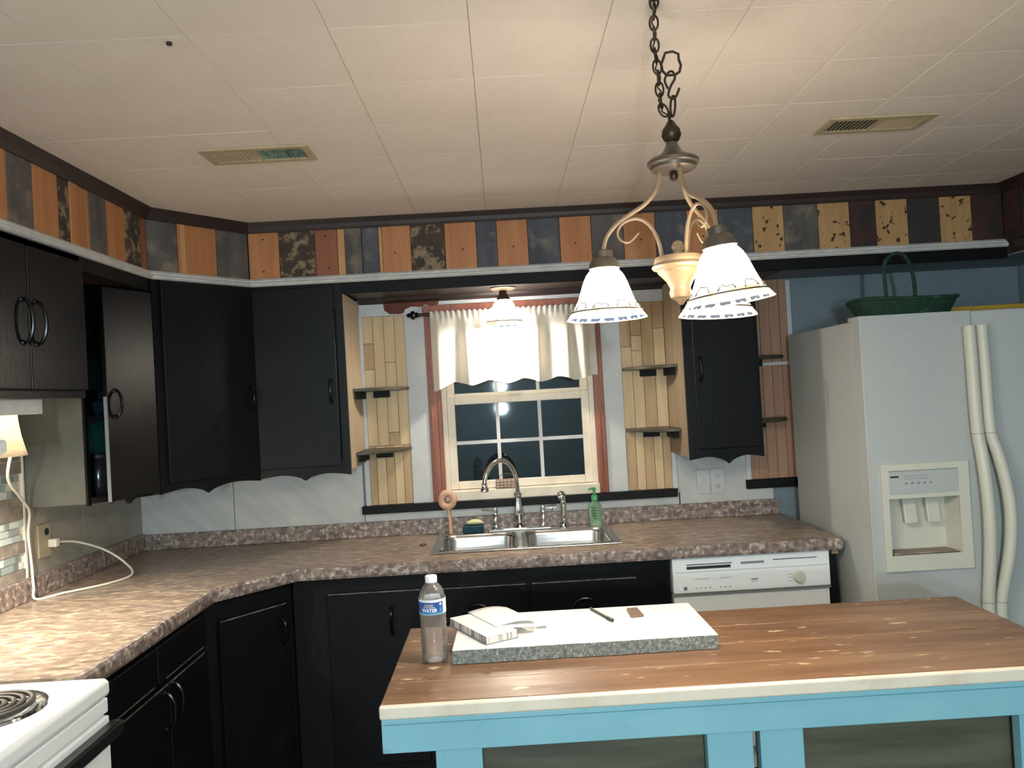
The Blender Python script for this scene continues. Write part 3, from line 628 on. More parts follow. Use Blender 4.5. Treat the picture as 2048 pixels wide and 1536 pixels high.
hk = smoothpath([(CX+.020, CY-.012, 2.160), (CX+.012, CY-.012, 2.142), (CX+.004, CY-.012, 2.138), (CX-.004, CY-.012, 2.146), (CX+.002, CY-.012, 2.165), (CX+.012, CY-.012, 2.182), (CX+.008, CY-.012, 2.196), (CX-.002, CY-.012, 2.194), (CX-.010, CY-.012, 2.178), (CX-.004, CY-.012, 2.160)], 4)
obj('hook', tube(BM(), hk, .0026, 6), M_['darkbronze'], ch, smooth=True)
hp = [(-.006, 2.188), (-.014, 2.198), (-.016, 2.212), (-.010, 2.226), (-.006, 2.236), (.010, 2.238), (.022, 2.232), (.022, 2.220), (.026, 2.208), (.022, 2.194), (.012, 2.188)]
obj('loop', tube(BM(), [(CX+x, CY-.014, z) for x, z in hp], .0030, 6, closed=True), M_['darkbronze'], ch, smooth=True)
obj('ceiling_hook', lathe(BM(), [(0.012, ZC-.004), (0.012, ZC-.008), (0.004, ZC-.012)], c=(CX-.046, CY-.120, 0), n=12), M_['darkbronze'], ch)

# lamp over the sink
sl = thing('ceiling_lamp', (0.027, -0.19, 1.998), 'small flush lamp with a glowing bell shade over the sink', 'lamp')
obj('canopy', lathe(BM(), [(0.058, 2.003), (0.058, 1.999), (0.046, 1.992), (0.018, 1.988)], c=(0.027, -0.19, 0), n=28), M_['tanmetal'], sl, smooth=True)
obj('socket', lathe(BM(), [(0.016, 1.989), (0.018, 1.975), (0.024, 1.962), (0.032, 1.950), (0.030, 1.946)], c=(0.027, -0.19, 0), n=24), M_['darkbronze'], sl, smooth=True)
obj('thumb_screw', tube(BM(), [(0.002, -0.195, 1.962), (-0.010, -0.197, 1.962)], .004, 8), M_['darkbronze'], sl)
bell(sl, Vector((0.027, -0.19, 1.952)), Matrix.Identity(3), .028, .092, .118, GLC, 14.0, (1.0, 0.93, 0.80))

# ------------------------------------------------------------------ countertop with backsplash
ZT = 0.908; ZB = 0.868
sk = (-0.325, 0.448, -0.515, -0.055)     # sink cut-out outer rim
ct = thing('countertop', (-0.5, -0.3, ZB), 'granite-look laminate countertop running round the corner', 'countertop')
b_ = BM()
def slab(pts): prism(b_, [(x, y, ZB) for x, y in pts], (0, 0, ZT-ZB))
hx0, hx1, hy0, hy1 = sk[0]+.012, sk[1]-.012, sk[2]+.012, sk[3]-.012
slab([(XL, -1.752), (-1.062, -1.752), (-1.052, -0.905), (-0.822, -0.640), (hx0, -0.640), (hx0, -.001), (XL, -.001)])
slab([(hx0, -0.640), (hx1, -0.640), (hx1, hy0), (hx0, hy0)])
slab([(hx0, hy1), (hx1, hy1), (hx1, -.001), (hx0, -.001)])
slab([(hx1, -0.640), (1.266, -0.640), (1.250, -.001), (hx1, -.001)])
obj('top', b_, M_['lam'], ct)
b_ = BM()
for p, q in (((-1.062, -1.752), (-1.052, -0.905)), ((-1.052, -0.905), (-0.822, -0.640)), ((-0.822, -0.640), (1.266, -0.640)), ((1.266, -0.640), (1.250, -0.034))):
    s = Seg(p, q); prism(b_, [s.at(-.004, dd, zz) for dd, zz in ((-.004, ZB-.004), (.010, ZB-.004), (.014, ZB+.006), (.014, ZT-.008), (.009, ZT+.0006), (-.004, ZT+.0010))], s.u*(s.L+.008))
obj('front_edge', b_, M_['lamedge'], ct)
obj('splash_back', bx(XL+.018, 1.250, -0.028, -0.0085, ZT, 0.978), M_['lamedge'], ct, bevel=.004)
obj('splash_side', bx(XL+.009, XL+.028, -1.752, -0.028, ZT, 0.985), M_['lamedge'], ct, bevel=.004)

b_ = BM(); prism(b_, [(-1.655, -0.930, ZT+.0002), (-1.655, -0.934, ZT+.0002), (-1.075, -1.034, ZT+.0002), (-1.075, -1.030, ZT+.0002)], (0, 0, .0008)); obj('joint_line', b_, M_['seam'], ct)
# ------------------------------------------------------------------ sink
sn = thing('kitchen_sink', (0.06, -0.28, ZT), 'stainless steel double-bowl sink set into the counter under the window', 'sink')
X0, X1, Y0, Y1 = sk; ydk = -0.125
bl = (X0+.035, 0.022, Y0+.030, ydk); br = (0.068, X1-.035, Y0+.030, ydk)
b_ = BM(); zt = ZT+.006
def deckbox(a, b, c_, d): box(b_, a, b, c_, d, ZT+.0005, zt)
deckbox(X0, X1, Y0, bl[2]); deckbox(X0, X1, ydk, Y1); deckbox(X0, bl[0], bl[2], ydk); deckbox(bl[1], br[0], bl[2], ydk); deckbox(br[1], X1, bl[2], ydk)
obj('rim', b_, M_['steel'], sn, bevel=.003)
def bowl(r, name):
    x0, x1, y0, y1 = r; dz = .19; rad = .05; b_ = BM(); rings = []
    for (ins_, z) in ((0, zt-.001), (.003, zt-.02), (.012, zt-dz+.04), (.03, zt-dz+.008), (.06, zt-dz)):
        pts = []
        for cx_, cy_, a0 in ((x1-rad, y1-rad, 0), (x0+rad, y1-rad, 90), (x0+rad, y0+rad, 180), (x1-rad, y0+rad, 270)):
            for q in range(6):
                a = math.radians(a0+18*q); pts.append((cx_+(rad-ins_*.5)*math.cos(a)-ins_*.5*(1 if cx_ > (x0+x1)/2 else -1), cy_+(rad-ins_*.5)*math.sin(a)-ins_*.5*(1 if cy_ > (y0+y1)/2 else -1), z))
        rings.append([b_.verts.new(p) for p in pts])
    n = len(rings[0])
    for i in range(len(rings)-1):
        for k in range(n): b_.faces.new((rings[i][k], rings[i][(k+1) % n], rings[i+1][(k+1) % n], rings[i+1][k]))
    b_.faces.new(rings[-1])
    o = obj(name, b_, M_['steel'], sn, smooth=True, angle=60)
    m = o.modifiers.new('solid', 'SOLIDIFY'); m.thickness = .002; m.offset = 1
    obj('drain', lathe(BM(), [(0.045, zt-dz+.001), (0.045, zt-dz+.004), (0.03, zt-dz+.003), (0.03, zt-dz+.001)], c=((x0+x1)/2, (y0+y1)/2, 0), n=24), M_['chrome'], o)
bowl(bl, 'bowl'); bowl(br, 'bowl')

# faucet on the sink deck
zd = zt; FY = -0.085
fa = thing('faucet', (0.045, FY, zd), 'chrome gooseneck kitchen faucet with two lever handles on the sink deck', 'faucet')
obj('deck_plate', bx(-0.10, 0.19, FY-.028, FY+.026, zd, zd+.012), M_['chrome'], fa, bevel=.006, seg=3)
obj('body', lathe(BM(), [(0.026, zd+.012), (0.027, zd+.024), (0.018, zd+.034), (0.021, zd+.05), (0.024, zd+.075), (0.020, zd+.11), (0.015, zd+.15), (0.016, zd+.158), (0.021, zd+.162), (0.021, zd+.167), (0.012, zd+.17)], c=(0.045, FY, 0), n=24), M_['chrome'], fa, smooth=True)
gp = [(0.045, FY, zd+.168), (0.043, FY-.002, zd+.21), (0.036, FY-.010, zd+.255), (0.020, FY-.025, zd+.292), (-0.006, FY-.045, zd+.318), (-0.038, FY-.068, zd+.322), (-0.068, FY-.088, zd+.305), (-0.092, FY-.104, zd+.268), (-0.102, FY-.112, zd+.228)]
obj('spout', tube(BM(), smoothpath(gp, 6), .0105, 12), M_['chrome'], fa, smooth=True)
obj('spout_tip', lathe(BM(), [(0.010, .004), (0.013, 0), (0.012, -.012), (0.018, -.022), (0.019, -.032), (0.013, -.036)], c=gp[-1], n=18), M_['chrome'], fa, smooth=True)
for sx, xh in ((-1, -0.062), (1, 0.155)):
    hb = obj('handle_base', lathe(BM(), [(0.019, zd+.012), (0.019, zd+.020), (0.010, zd+.028), (0.012, zd+.05), (0.008, zd+.064), (0.013, zd+.074), (0.009, zd+.084), (0.012, zd+.094), (0.010, zd+.104), (0.003, zd+.108)], c=(xh, FY, 0), n=18), M_['chrome'], fa, smooth=True)
    obj('lever', tube(BM(), [(xh, FY, zd+.094), (xh+sx*.02, FY-.004, zd+.095), (xh+sx*.045, FY-.010, zd+.098), (xh+sx*.062, FY-.014, zd+.101)], [.0045, .0045, .006, .0075], 10), M_['chrome'], hb, smooth=True)
sy_ = thing('side_sprayer', (0.248, FY, zd), 'chrome side sprayer with rounded head right of the faucet', 'sprayer')
obj('sprayer_body', lathe(BM(), [(0.020, zd), (0.020, zd+.008), (0.012, zd+.016), (0.014, zd+.03), (0.011, zd+.05), (0.012, zd+.08), (0.016, zd+.105), (0.014, zd+.125)], c=(0.248, FY, 0), n=18), M_['chrome'], sy_, smooth=True)
obj('sprayer_head', lathe(BM(), [(0.003, -.020), (0.015, -.016), (0.021, -.004), (0.020, .010), (0.012, .018), (0.003, .020)], c=(0.241, FY-.008, zd+.142), n=20, mtx=Matrix.Rotation(math.radians(60), 3, 'X')), M_['chrome'], sy_, smooth=True)

# things round the sink
t = thing('dish_brush', (-0.272, -0.075, zd), 'round-headed pinkish wooden dish brush standing at the sink corner', 'brush')
obj('brush_handle', tube(BM(), [(-0.268, -0.078, zd+.0005), (-0.270, -0.076, zd+.06), (-0.276, -0.072, zd+.125)], [.010, .007, .009], 10), M_['brush'], t, smooth=True)
pts = [(-0.277+.027*math.cos(a*PI/12), -0.070, zd+.152+.030*math.sin(a*PI/12)) for a in range(24)]
obj('brush_head', tube(BM(), pts, .0175, 10, closed=True), M_['brush'], t, smooth=True)
t = tag(obj('sponge', bx(-0.212, -0.118, -0.118, -0.062, zd+.0006, zd+.034), M_['sponge'], None, bevel=.006), 'dark teal scrubbing sponge lying behind the left sink bowl', 'sponge')
b_ = BM(); lathe(b_, [(0.002, -.012), (0.6, -.010), (0.95, -.003), (1.0, .003), (0.8, .010), (0.002, .012)], n=24)
for v in b_.verts: v.co = Vector((-0.155+.040*v.co.x if abs(v.co.x) > 0 else -0.155, -0.088+.022*v.co.y, zd+.034+.0125+v.co.z+.006*math.cos(v.co.x*1.6)-.004))
tag(obj('soap_bar', b_, M_['soapbar'], None, smooth=True), 'cream coloured worn bar of soap on top of the sponge', 'soap')
t = thing('soap_bottle', (0.392, -0.085, zd), 'clear green pump bottle of dish soap at the right of the sink', 'bottle')
SX, SY = 0.392, -0.085
b_ = BM(); lathe(b_, [(0.024, 0), (0.027, .004), (0.027, .085), (0.024, .098), (0.012, .108), (0.011, .112)], c=(0, 0, zd), n=28)
for v in b_.verts: v.co = Vector((SX+v.co.x*1.08, SY+v.co.y*.8, v.co.z))
obj('bottle_body', b_, M_['soapbody'], t, smooth=True)
obj('collar', lathe(BM(), [(0.013, .1125), (0.015, .115), (0.015, .132), (0.011, .138), (0.005, .142), (0.005, .160), (0.008, .162), (0.008, .172), (0.002, .174)], c=(SX, SY, zd), n=20), M_['soapgreen'], t, smooth=True)
obj('pump_spout', tube(BM(), [(SX, SY, zd+.168), (SX-.015, SY-.010, zd+.170), (SX-.026, SY-.018, zd+.166)], [.006, .005, .004], 8), M_['soapgreen'], t, smooth=True)
for i, (dx, z, wd) in enumerate(((-.012, .082, .014), (-.012, .070, .020), (-.010, .058, .022), (-.008, .046, .016), (-.004, .034, .010))):
    obj('print_mark', bx(SX+dx-wd/2, SX+dx+wd/2, SY-.0232, SY-.0222, zd+z-.003, zd+z+.003), mat('dark_green_print', (44, 84, 56), rough=.6), t)
tag(obj('brass_ring', tube(BM(), [(-0.372+.012*math.cos(a*PI/10), -0.30+.012*math.sin(a*PI/10), ZT+.0035) for a in range(20)], .003, 8, closed=True), M_['brass'], None, smooth=True), 'small old brass ring lying on the counter left of the sink', 'ring')
# wire basket on the window sill
t = thing('wire_basket', (0.0, -0.02, 1.10), 'small rusty wire basket with an arched handle on the window sill', 'basket')
wy0, wy1 = -0.034, 0.008; wx0, wx1, wz0, wz1 = -0.052, 0.052, 1.0985, 1.138
for z in (wz0+.002, wz0+.014, wz0+.026, wz1): obj('wire_band', tube(BM(), [(wx0, wy0, z), (wx1, wy0, z), (wx1, wy1, z), (wx0, wy1, z)], .0014, 6, closed=True), M_['wire'], t)
for i in range(7):
    x = wx0+(wx1-wx0)*i/6
    for y in (wy0, wy1): obj('wire_upright', tube(BM(), [(x, y, wz0), (x, y, wz1)], .0012, 6), M_['wire'], t)
obj('wire_handle', tube(BM(), [(wx0*.75*math.cos(a*PI/12), (wy0+wy1)/2, wz1+.028*math.sin(a*PI/12)) for a in range(13)], .0016, 6), M_['wire'], t)

# ------------------------------------------------------------------ base cabinets
def base_body(c, pts, z0=0.10, z1=ZB-.004): 
    b_ = BM(); prism(b_, [(x, y, z0) for x, y in pts], (0, 0, z1-z0)); obj('body', b_, M_['blackdull'], c)
# left run
sL = Seg((-1.085, -1.745), (-1.082, -0.925))
c = thing('base_cabinet', (-1.4, -1.3, 0), 'black base cabinet with two drawers and two doors along the left wall', 'cabinet')
base_body(c, [(XL+.002, -1.748), (-1.087, -1.748), (-1.084, -0.92), (XL+.002, -0.92)]); obj('toe_kick', bx(XL+.002, -1.14, -1.748, -0.92, 0.0, 0.10), M_['dark'], c)
for u0, u1 in ((.02, .425), (.435, .80)):
    d_ = door(sL, u0, u1, .725, .838, c, d=.002, th=.016, name='drawer'); obj('lit_worn_edge', fb(sL, u0+.05, u1-.02, .0175, .0185, .727, .731), M_['worn'], d_)
d1 = door(sL, .02, .495, .14, .712, c, d=.002); d2 = door(sL, .502, .80, .14, .712, c, d=.002)
bow_pull(sL, .468, .635, d=.020, parent=d1, length=.11); bow_pull(sL, .528, .645, d=.020, parent=d2, length=.11)
for d_, u0, u1 in ((d1, .05, .49), (d2, .505, .78)): obj('lit_worn_edge', fb(sL, u0, u1, .0195, .0206, .707, .7118), M_['worn'], d_)
# diagonal corner
sD = Seg((-1.080, -0.918), (-0.852, -0.628))
c = thing('base_cabinet', (-1.3, -0.4, 0), 'black diagonal corner base cabinet with a single door', 'cabinet')
base_body(c, [(XL+.002, -0.918), (-1.084, -0.918), (-0.856, -0.624), (-0.856, -.01), (XL+.002, -.01)])
d_ = door(sD, .05, sD.L-.03, .14, .792, c, d=.002); bow_pull(sD, sD.L-.065, .69, d=.020, parent=d_, length=.10); obj('lit_worn_edge', fb(sD, .055, sD.L-.04, .0195, .0206, .787, .7915), M_['worn'], d_)
# back: one door unit
sB = Seg((-0.850, -0.600), (0.606, -0.600))
c = thing('base_cabinet', (-0.6, -0.3, 0), 'black single-door base cabinet left of the sink', 'cabinet')
base_body(c, [(-0.852, -0.598), (-0.336, -0.598), (-0.336, -.03), (-0.852, -.03)])
d_ = door(sB, .13, .500, .14, .800, c, d=.002); bow_pull(sB, .377, .685, d=.020, parent=d_, length=.10); obj('lit_worn_edge', fb(sB, .135, .49, .0195, .0206, .796, .8003), M_['worn'], d_)
# sink base
c = thing('base_cabinet', (0.06, -0.58, 0), 'black two-door sink base cabinet with round pulls', 'cabinet')
b_ = BM(); box(b_, -0.332, 0.606, -0.598, -0.565, 0.10, ZB-.006); box(b_, -0.332, 0.606, -0.565, -0.03, 0.10, 0.64); obj('body', b_, M_['blackdull'], c)
b_ = fb(sB, .52, 1.455, .0, .004, .10, ZB-.006); obj('face_frame', b_, M_['black'], c)
for u0, u1, uc in ((.555, .905, .708), (.918, 1.332, 1.125)):
    d_ = door(sB, u0, u1, .14, .798, c, d=.004); obj('lit_worn_edge', fb(sB, u0+.005, u1-.005, .0215, .0226, .794, .7983), M_['worn'], d_)
    s = sB; obj('ring_pull', tube(BM(), [s.at(uc+.055*math.cos(a*PI/14), .030, .675+.055*math.sin(a*PI/14)) for a in range(28)], .006, 8, closed=True), M_['hand'], d_, smooth=True)
# end panel beyond the dishwasher
tag(obj('end_panel', bx(1.236, 1.268, -0.60, -0.02, 0.0, ZB-.006), M_['blackdull'], None, bevel=.002), 'narrow black cabinet end panel between dishwasher and fridge', 'panel')
tag(obj('paint_chip', bx(1.238, 1.262, -0.632, -0.603, ZB-.024, ZB-.0065), M_['tanbd'], None, bevel=.001), 'pale raw wood cleat under the right counter end', 'cleat')

# ------------------------------------------------------------------ dishwasher
dw = thing('dishwasher', (0.92, -0.32, 0), 'white dishwasher with dial built in beside the fridge', 'dishwasher')
dx0, dx1 = 0.616, 1.226; fy = -0.612
obj('body', bx(dx0+.01, dx1-.01, -0.58, -0.05, 0.02, 0.862), M_['appl'], dw)
b_ = BM(); prism(b_, [(dx0, -0.58, .866), (dx0, fy-.012, .866), (dx0, fy-.022, .858), (dx0, fy-.022, .725), (dx0, -0.58, .725)], (dx1-dx0, 0, 0)); obj('control_panel', b_, M_['appl'], dw, bevel=.004)
obj('front_door', bx(dx0+.002, dx1-.002, fy-.012, -0.582, .12, .717), M_['appl'], dw, bevel=.004)
CP = bpy.data.objects['control_panel']; f = fy-.0225
def mark(x0, x1, z0, z1, m, name='print_mark', par=CP, th=.0012): return obj(name, bx(x0, x1, f-th, f+.0005, z0, z1), m, par)
mark(dx0+.055, dx0+.225, .817, .828, M_['dark'], 'vent_slot'); mark(dx0+.055, dx0+.23, .833, .836, M_['dark'], 'vent_slot')
mark(dx0+.265, dx0+.355, .827, .836, M_['grey'], 'latch_recess'); mark(dx0+.39, dx0+.56, .836, .8385, M_['dark'], 'seam')
mark(dx0+.01, dx1-.01, .806, .8068, M_['gasket'], 'seam'); mark(dx0, dx1, .7175, .7245, M_['gasket'], 'gap')
mark(dx0+.040, dx0+.053, .738, .751, mat('blue_grey_badge', (98, 112, 122), rough=.5), 'badge')
for i in range(4): mark(dx0+.085+.018*i, dx0+.092+.018*i, .742, .745, M_['grey'])
for i in range(3): mark(dx0+.180+.018*i, dx0+.187+.018*i, .742, .745, M_['grey'])
mark(dx0+.085, dx0+.14, .778, .7793, M_['grey']); mark(dx0+.18, dx0+.225, .778, .7793, M_['grey'])
mark(dx0+.302, dx0+.328, .764, .769, M_['grey'], 'logo'); mark(dx0+.304, dx0+.326, .757, .7585, M_['grey'])
for z in (.752, .764, .776): mark(dx0+.445, dx0+.462, z, z+.0012, M_['grey'])
kn = obj('dial', lathe(BM(), [(0.024, 0), (0.023, .006), (0.019, .008), (0.017, .018), (0.002, .019)], c=(1.103, f, .765), n=28, mtx=Matrix.Rotation(PI/2, 3, 'X')), M_['cream'], CP, smooth=True)
obj('dial_ridge', bx(1.100, 1.106, f-.026, f-.017, .747, .783), M_['cream'], kn, bevel=.002)

# ------------------------------------------------------------------ fridge
fr = thing('refrigerator', (1.74, -0.5, 0), 'white side-by-side refrigerator with ice dispenser at the right edge', 'fridge')
fx0, fx1, fz = 1.290, 2.200, 1.738; xg = 1.690
obj('case', bx(fx0+.004, fx1-.004, -0.79, -0.16, .02, fz-.012), M_['fridge'], fr, bevel=.006)
obj('hinge_cover', bx(fx0+.01, fx0+.07, -0.83, -0.75, fz-.012, fz+.004), M_['fridge'], fr, bevel=.004)
def fdoor(x0, x1):
    b_ = BM(); n = 14; pts = [(x0, -0.797)]
    for i in range(n+1):
        t = i/n; pts.append((x0+(x1-x0)*t, -0.865-.016*math.sin(PI*t)**.6))
    pts.append((x1, -0.797)); prism(b_, [(x, y, .08) for x, y in pts], (0, 0, fz-.08))
    return obj('door', b_, M_['fridge'], fr, bevel=.008, seg=3, smooth=True)
# freezer door built round the dispenser recess
def zdoor(x0, x1, hole):
    hx0_, hx1_, hz0_, hz1_ = hole; y0, y1 = -0.797, -0.876
    b_ = BM(); box(b_, x0, hx0_, y1, y0, .08, fz); box(b_, hx1_, x1, y1, y0, .08, fz); box(b_, hx0_, hx1_, y1, y0, .08, hz0_); box(b_, hx0_, hx1_, y1, y0, hz1_, fz)
    bmesh.ops.remove_doubles(b_, verts=b_.verts, dist=1e-5)
    return obj('door', b_, M_['fridge'], fr)
hole = (1.350, 1.602, .880, 1.082)
fd = zdoor(fx0, xg-.004, hole); rd = fdoor(xg+.004, fx1)
obj('rounded_edge', tube(BM(), [(fx0+.006, -0.868, .085), (fx0+.006, -0.868, fz-.003)], .0085, 12), M_['fridge'], fd, smooth=True)
# dispenser surround
y1 = -0.876
b_ = BM()
for a in ((1.326, hole[0], .824, 1.205), (hole[1], 1.640, .824, 1.205), (hole[0], hole[1], .824, hole[2]), (hole[0], hole[1], hole[3], 1.205)): box(b_, a[0], a[1], y1-.010, y1+.001, a[2], a[3])
bmesh.ops.remove_doubles(b_, verts=b_.verts, dist=1e-5)
ds = obj('dispenser_bezel', b_, M_['cream'], fd)
obj('control_strip', bx(1.352, 1.600, y1-.0125, y1-.009, 1.098, 1.178), M_['fridge'], ds, bevel=.001)
obj('bezel_seam', bx(1.352, 1.600, y1-.0130, y1-.0095, 1.1795, 1.1812), M_['gasket'], ds)
obj('name_plate', bx(1.357, 1.387, y1-.0135, y1-.012, 1.157, 1.163), M_['dark'], ds)
for i in range(5): obj('touch_button', bx(1.408+.022*i, 1.418+.022*i, y1-.0133, y1-.012, 1.132, 1.138), M_['grey'], ds)
for i, (a, b) in enumerate(((1.408, 1.49), (1.405, 1.50))): obj('print_mark', bx(a, b, y1-.0132, y1-.012, 1.150+.010*i, 1.1515+.010*i), M_['grey'], ds)
b_ = BM(); hx0_, hx1_, hz0_, hz1_ = hole; yb = -0.802
for P in (((hx0_, y1, hz0_), (hx0_, y1, hz1_), (hx0_+.01, yb, hz1_), (hx0_+.01, yb, hz0_)), ((hx1_, y1, hz0_), (hx1_, y1, hz1_), (hx1_-.01, yb, hz1_), (hx1_-.01, yb, hz0_)), ((hx0_, y1, hz0_), (hx1_, y1, hz0_), (hx1_-.01, yb, hz0_), (hx0_+.01, yb, hz0_)), ((hx0_, y1, hz1_), (hx1_, y1, hz1_), (hx1_-.01, yb, hz1_), (hx0_+.01, yb, hz1_)), ((hx0_+.01, yb, hz0_), (hx1_-.01, yb, hz0_), (hx1_-.01, yb, hz1_), (hx0_+.01, yb, hz1_))):
    b_.faces.new([b_.verts.new(p) for p in P])
obj('recess', b_, M_['cream'], ds)
for x in (1.425, 1.508):
    b_ = BM(); prism(b_, [(x, yb+.001, 1.075), (x, yb-.030, 1.075), (x, yb-.042, .985), (x, yb-.032, .985), (x, yb-.012, 1.05), (x, yb+.001, 1.05)], (.046, 0, 0)); obj('dispenser_paddle', b_, M_['cream'], ds, bevel=.003)
obj('drip_tray', bx(hx0_+.012, hx1_-.012, y1+.002, yb-.002, hz0_+.0005, hz0_+.006), mat('stained_drip_tray', (168, 156, 138), (120, 106, 92), rough=.6, scale=26), ds, bevel=.002)
# two long handles that bow outwards low down
for xh, out, par in ((xg-.0225, -1, fd), (xg+.0225, 1, rd)):
    pts = [(xh, -0.895, 1.682), (xh, -0.900, 1.55), (xh, -0.903, 1.40), (xh+.002, -0.906, 1.30)]
    bow = .012 if out < 0 else .040
    for i in range(1, 9):
        t = i/9; pts.append((xh+.002+bow*math.sin(PI*t)*(1 if out > 0 else .8), -0.908-.020*math.sin(PI*t), 1.30-.58*t))
    pts += [(xh+.003, -0.905, .70), (xh+.003, -0.900, .55)]
    b_ = tube(BM(), smoothpath(pts, 3), .0205, 12)
    obj('handle', b_, M_['cream'], par, smooth=True)
    for z in (1.30, .705): obj('handle_seam', tube(BM(), [(xh+.002+.0208*math.cos(a*PI/10), -0.9055+.0208*math.sin(a*PI/10), z) for a in range(20)], .0008, 4, closed=True), M_['gasket'], par)
# green basket on the fridge
bs = thing('basket', (1.585, -0.60, fz), 'green woven straw basket with a hoop handle on top of the fridge', 'basket')
b_ = BM(); rows = []
for j in range(7):
    t = j/6; row = []
    for i in range(48):
        a = 2*PI*i/48; wv = .0035*math.sin(a*24+(j % 2)*PI)
        rx, ry = .155+.036*t+wv, .10+.03*t+wv
        row.append(b_.verts.new((1.585+rx*math.copysign(abs(math.cos(a))**.65, math.cos(a)), -0.60+ry*math.copysign(abs(math.sin(a))**.65, math.sin(a)), fz+.003+.070*t+.006*math.sin(a*2+1)*t)))
    rows.append(row)
for j in range(6):
    for i in range(48): b_.faces.new((rows[j][i], rows[j][(i+1) % 48], rows[j+1][(i+1) % 48], rows[j+1][i]))
b_.faces.new(rows[0][::-1])
obj('woven_body', b_, M_['green'], bs, smooth=True, solid=.006)
rim = [v for v in [(1.585+.192*math.copysign(abs(math.cos(a*PI/24))**.65, math.cos(a*PI/24)), -0.60+.131*math.copysign(abs(math.sin(a*PI/24))**.65, math.sin(a*PI/24)), fz+.074+.006*math.sin(a*PI/12+1)) for a in range(48)]]
obj('braided_rim', tube(BM(), rim, .0075, 8, closed=True), M_['green'], bs, smooth=True)
hp = smoothpath([(1.500, -0.655, fz+.080), (1.502, -0.645, fz+.16), (1.514, -0.63, fz+.220), (1.550, -0.61, fz+.252), (1.580, -0.60, fz+.26), (1.612, -0.59, fz+.250), (1.645, -0.57, fz+.212), (1.664, -0.555, fz+.15), (1.670, -0.545, fz+.080)], 4)
obj('hoop_handle', tube(BM(), hp, .0075, 8), M_['green'], bs, smooth=True)
t = thing('painted_board', (1.95, -0.45, fz), 'long yellow-faced wooden board lying on top of the fridge', 'board')
obj('board_core', bx(1.80, 2.40, -0.50, -0.42, fz-.0115, fz+.028), M_['tanbd'], t); obj('yellow_face', bx(1.80, 2.40, -0.504, -0.42, fz+.028, fz+.044), M_['yellowbd'], t)

# ------------------------------------------------------------------ cooker
st = thing('cooker', (-1.33, -2.15, 0), 'white electric coil cooker at the lower left corner', 'stove')
sx0, sx1, sy0, sy1, sz = XL+.02, -0.975, -2.53, -1.772, .908
obj('body', bx(sx0, sx1-.03, sy0, sy1-.004, .02, .86), M_['appl'], st)
b_ = BM(); prism(b_, [(sx0, sy0, .866), (sx1-.006, sy0, .866), (sx1, sy0, .874), (sx1, sy0, .900), (sx1-.010, sy0, sz), (sx0, sy0, sz)], (0, sy1-sy0, 0)); ck = obj('cooktop', b_, M_['appl'], st, bevel=.005, seg=3)
sS = Seg((sx1-.028, sy0), (sx1-.028, sy1))
obj('front_strip', fb(sS, 0, sS.L, 0, .022, .828, .862), M_['appl'], st, bevel=.003)
od = obj('oven_door', fb(sS, .004, sS.L-.004, 0, .026, .20, .822), M_['appl'], st, bevel=.004)
obj('storage_drawer', fb(sS, .004, sS.L-.004, 0, .024, .04, .192), M_['appl'], st, bevel=.004)
b_ = BM(); fbox(b_, sS, .006, sS.L-.006, .030, .062, .778, .812); fbox(b_, sS, .02, .06, .02, .04, .785, .805); fbox(b_, sS, sS.L-.06, sS.L-.02, .02, .04, .785, .805); obj('door_handle', b_, mat('black_handle', (26, 26, 28), rough=.3), od, bevel=.006)
obj('oven_window', fb(sS, .13, sS.L-.13, .0255, .027, .40, .66), M_['dark'], od)
bg = obj('back_guard', bx(sx0, sx0+.05, sy0, sy1, sz, sz+.20), M_['appl'], st, bevel=.01)
for i in range(4): obj('control_knob', lathe(BM(), [(0.022, 0), (0.020, .02), (0.003, .021)], c=(sx0+.05, sy0+.12+.17*i, sz+.12), n=18, mtx=Matrix.Rotation(PI/2, 3, 'Y')), M_['dark'], bg, smooth=True)
for (bxc, byc, br_) in ((-1.150, -1.955, .098), (-1.150, -2.34, .078), (-1.47, -1.955, .078), (-1.47, -2.34, .098)):
    bn = obj('drip_pan', lathe(BM(), [(br_+.022, sz+.0005), (br_+.020, sz+.005), (br_+.006, sz+.004), (br_-.01, sz-.004), (0.002, sz-.004)][::-1], c=(bxc, byc, 0), n=40, cap=False), M_['chrome'], ck, smooth=True)
    sp = []
    for q in range(140):
        a = q/139*2*PI*4.4; r = .016+(br_-.020)*q/139; sp.append((bxc+r*math.cos(a), byc+r*math.sin(a), sz+.010))
    obj('coil', tube(BM(), sp, .0062, 7), mat('dark_coil', (66, 60, 56), rough=.5, metal=.3), ck, smooth=True)
# range hood and its valance
hd = thing('range_hood', (-1.5, -1.95, 1.44), 'white range hood under the cabinet at the left edge', 'hood')
b_ = BM(); prism(b_, [(XL+.004, -2.13, 1.445), (-1.315, -2.13, 1.445), (-1.300, -2.13, 1.452), (-1.300, -2.13, 1.484), (-1.38, -2.13, 1.498), (-1.42, -2.13, 1.590), (XL+.004, -2.13, 1.590)], (0, .535, 0)); obj('hood_body', b_, M_['appl'], hd, bevel=.006)
tag(obj('valance_board', bx(-1.340, -1.322, -1.592, -1.392, 1.549, 1.5915), M_['white'], None, bevel=.002), 'short white valance board under the left wall cabinet', 'board')
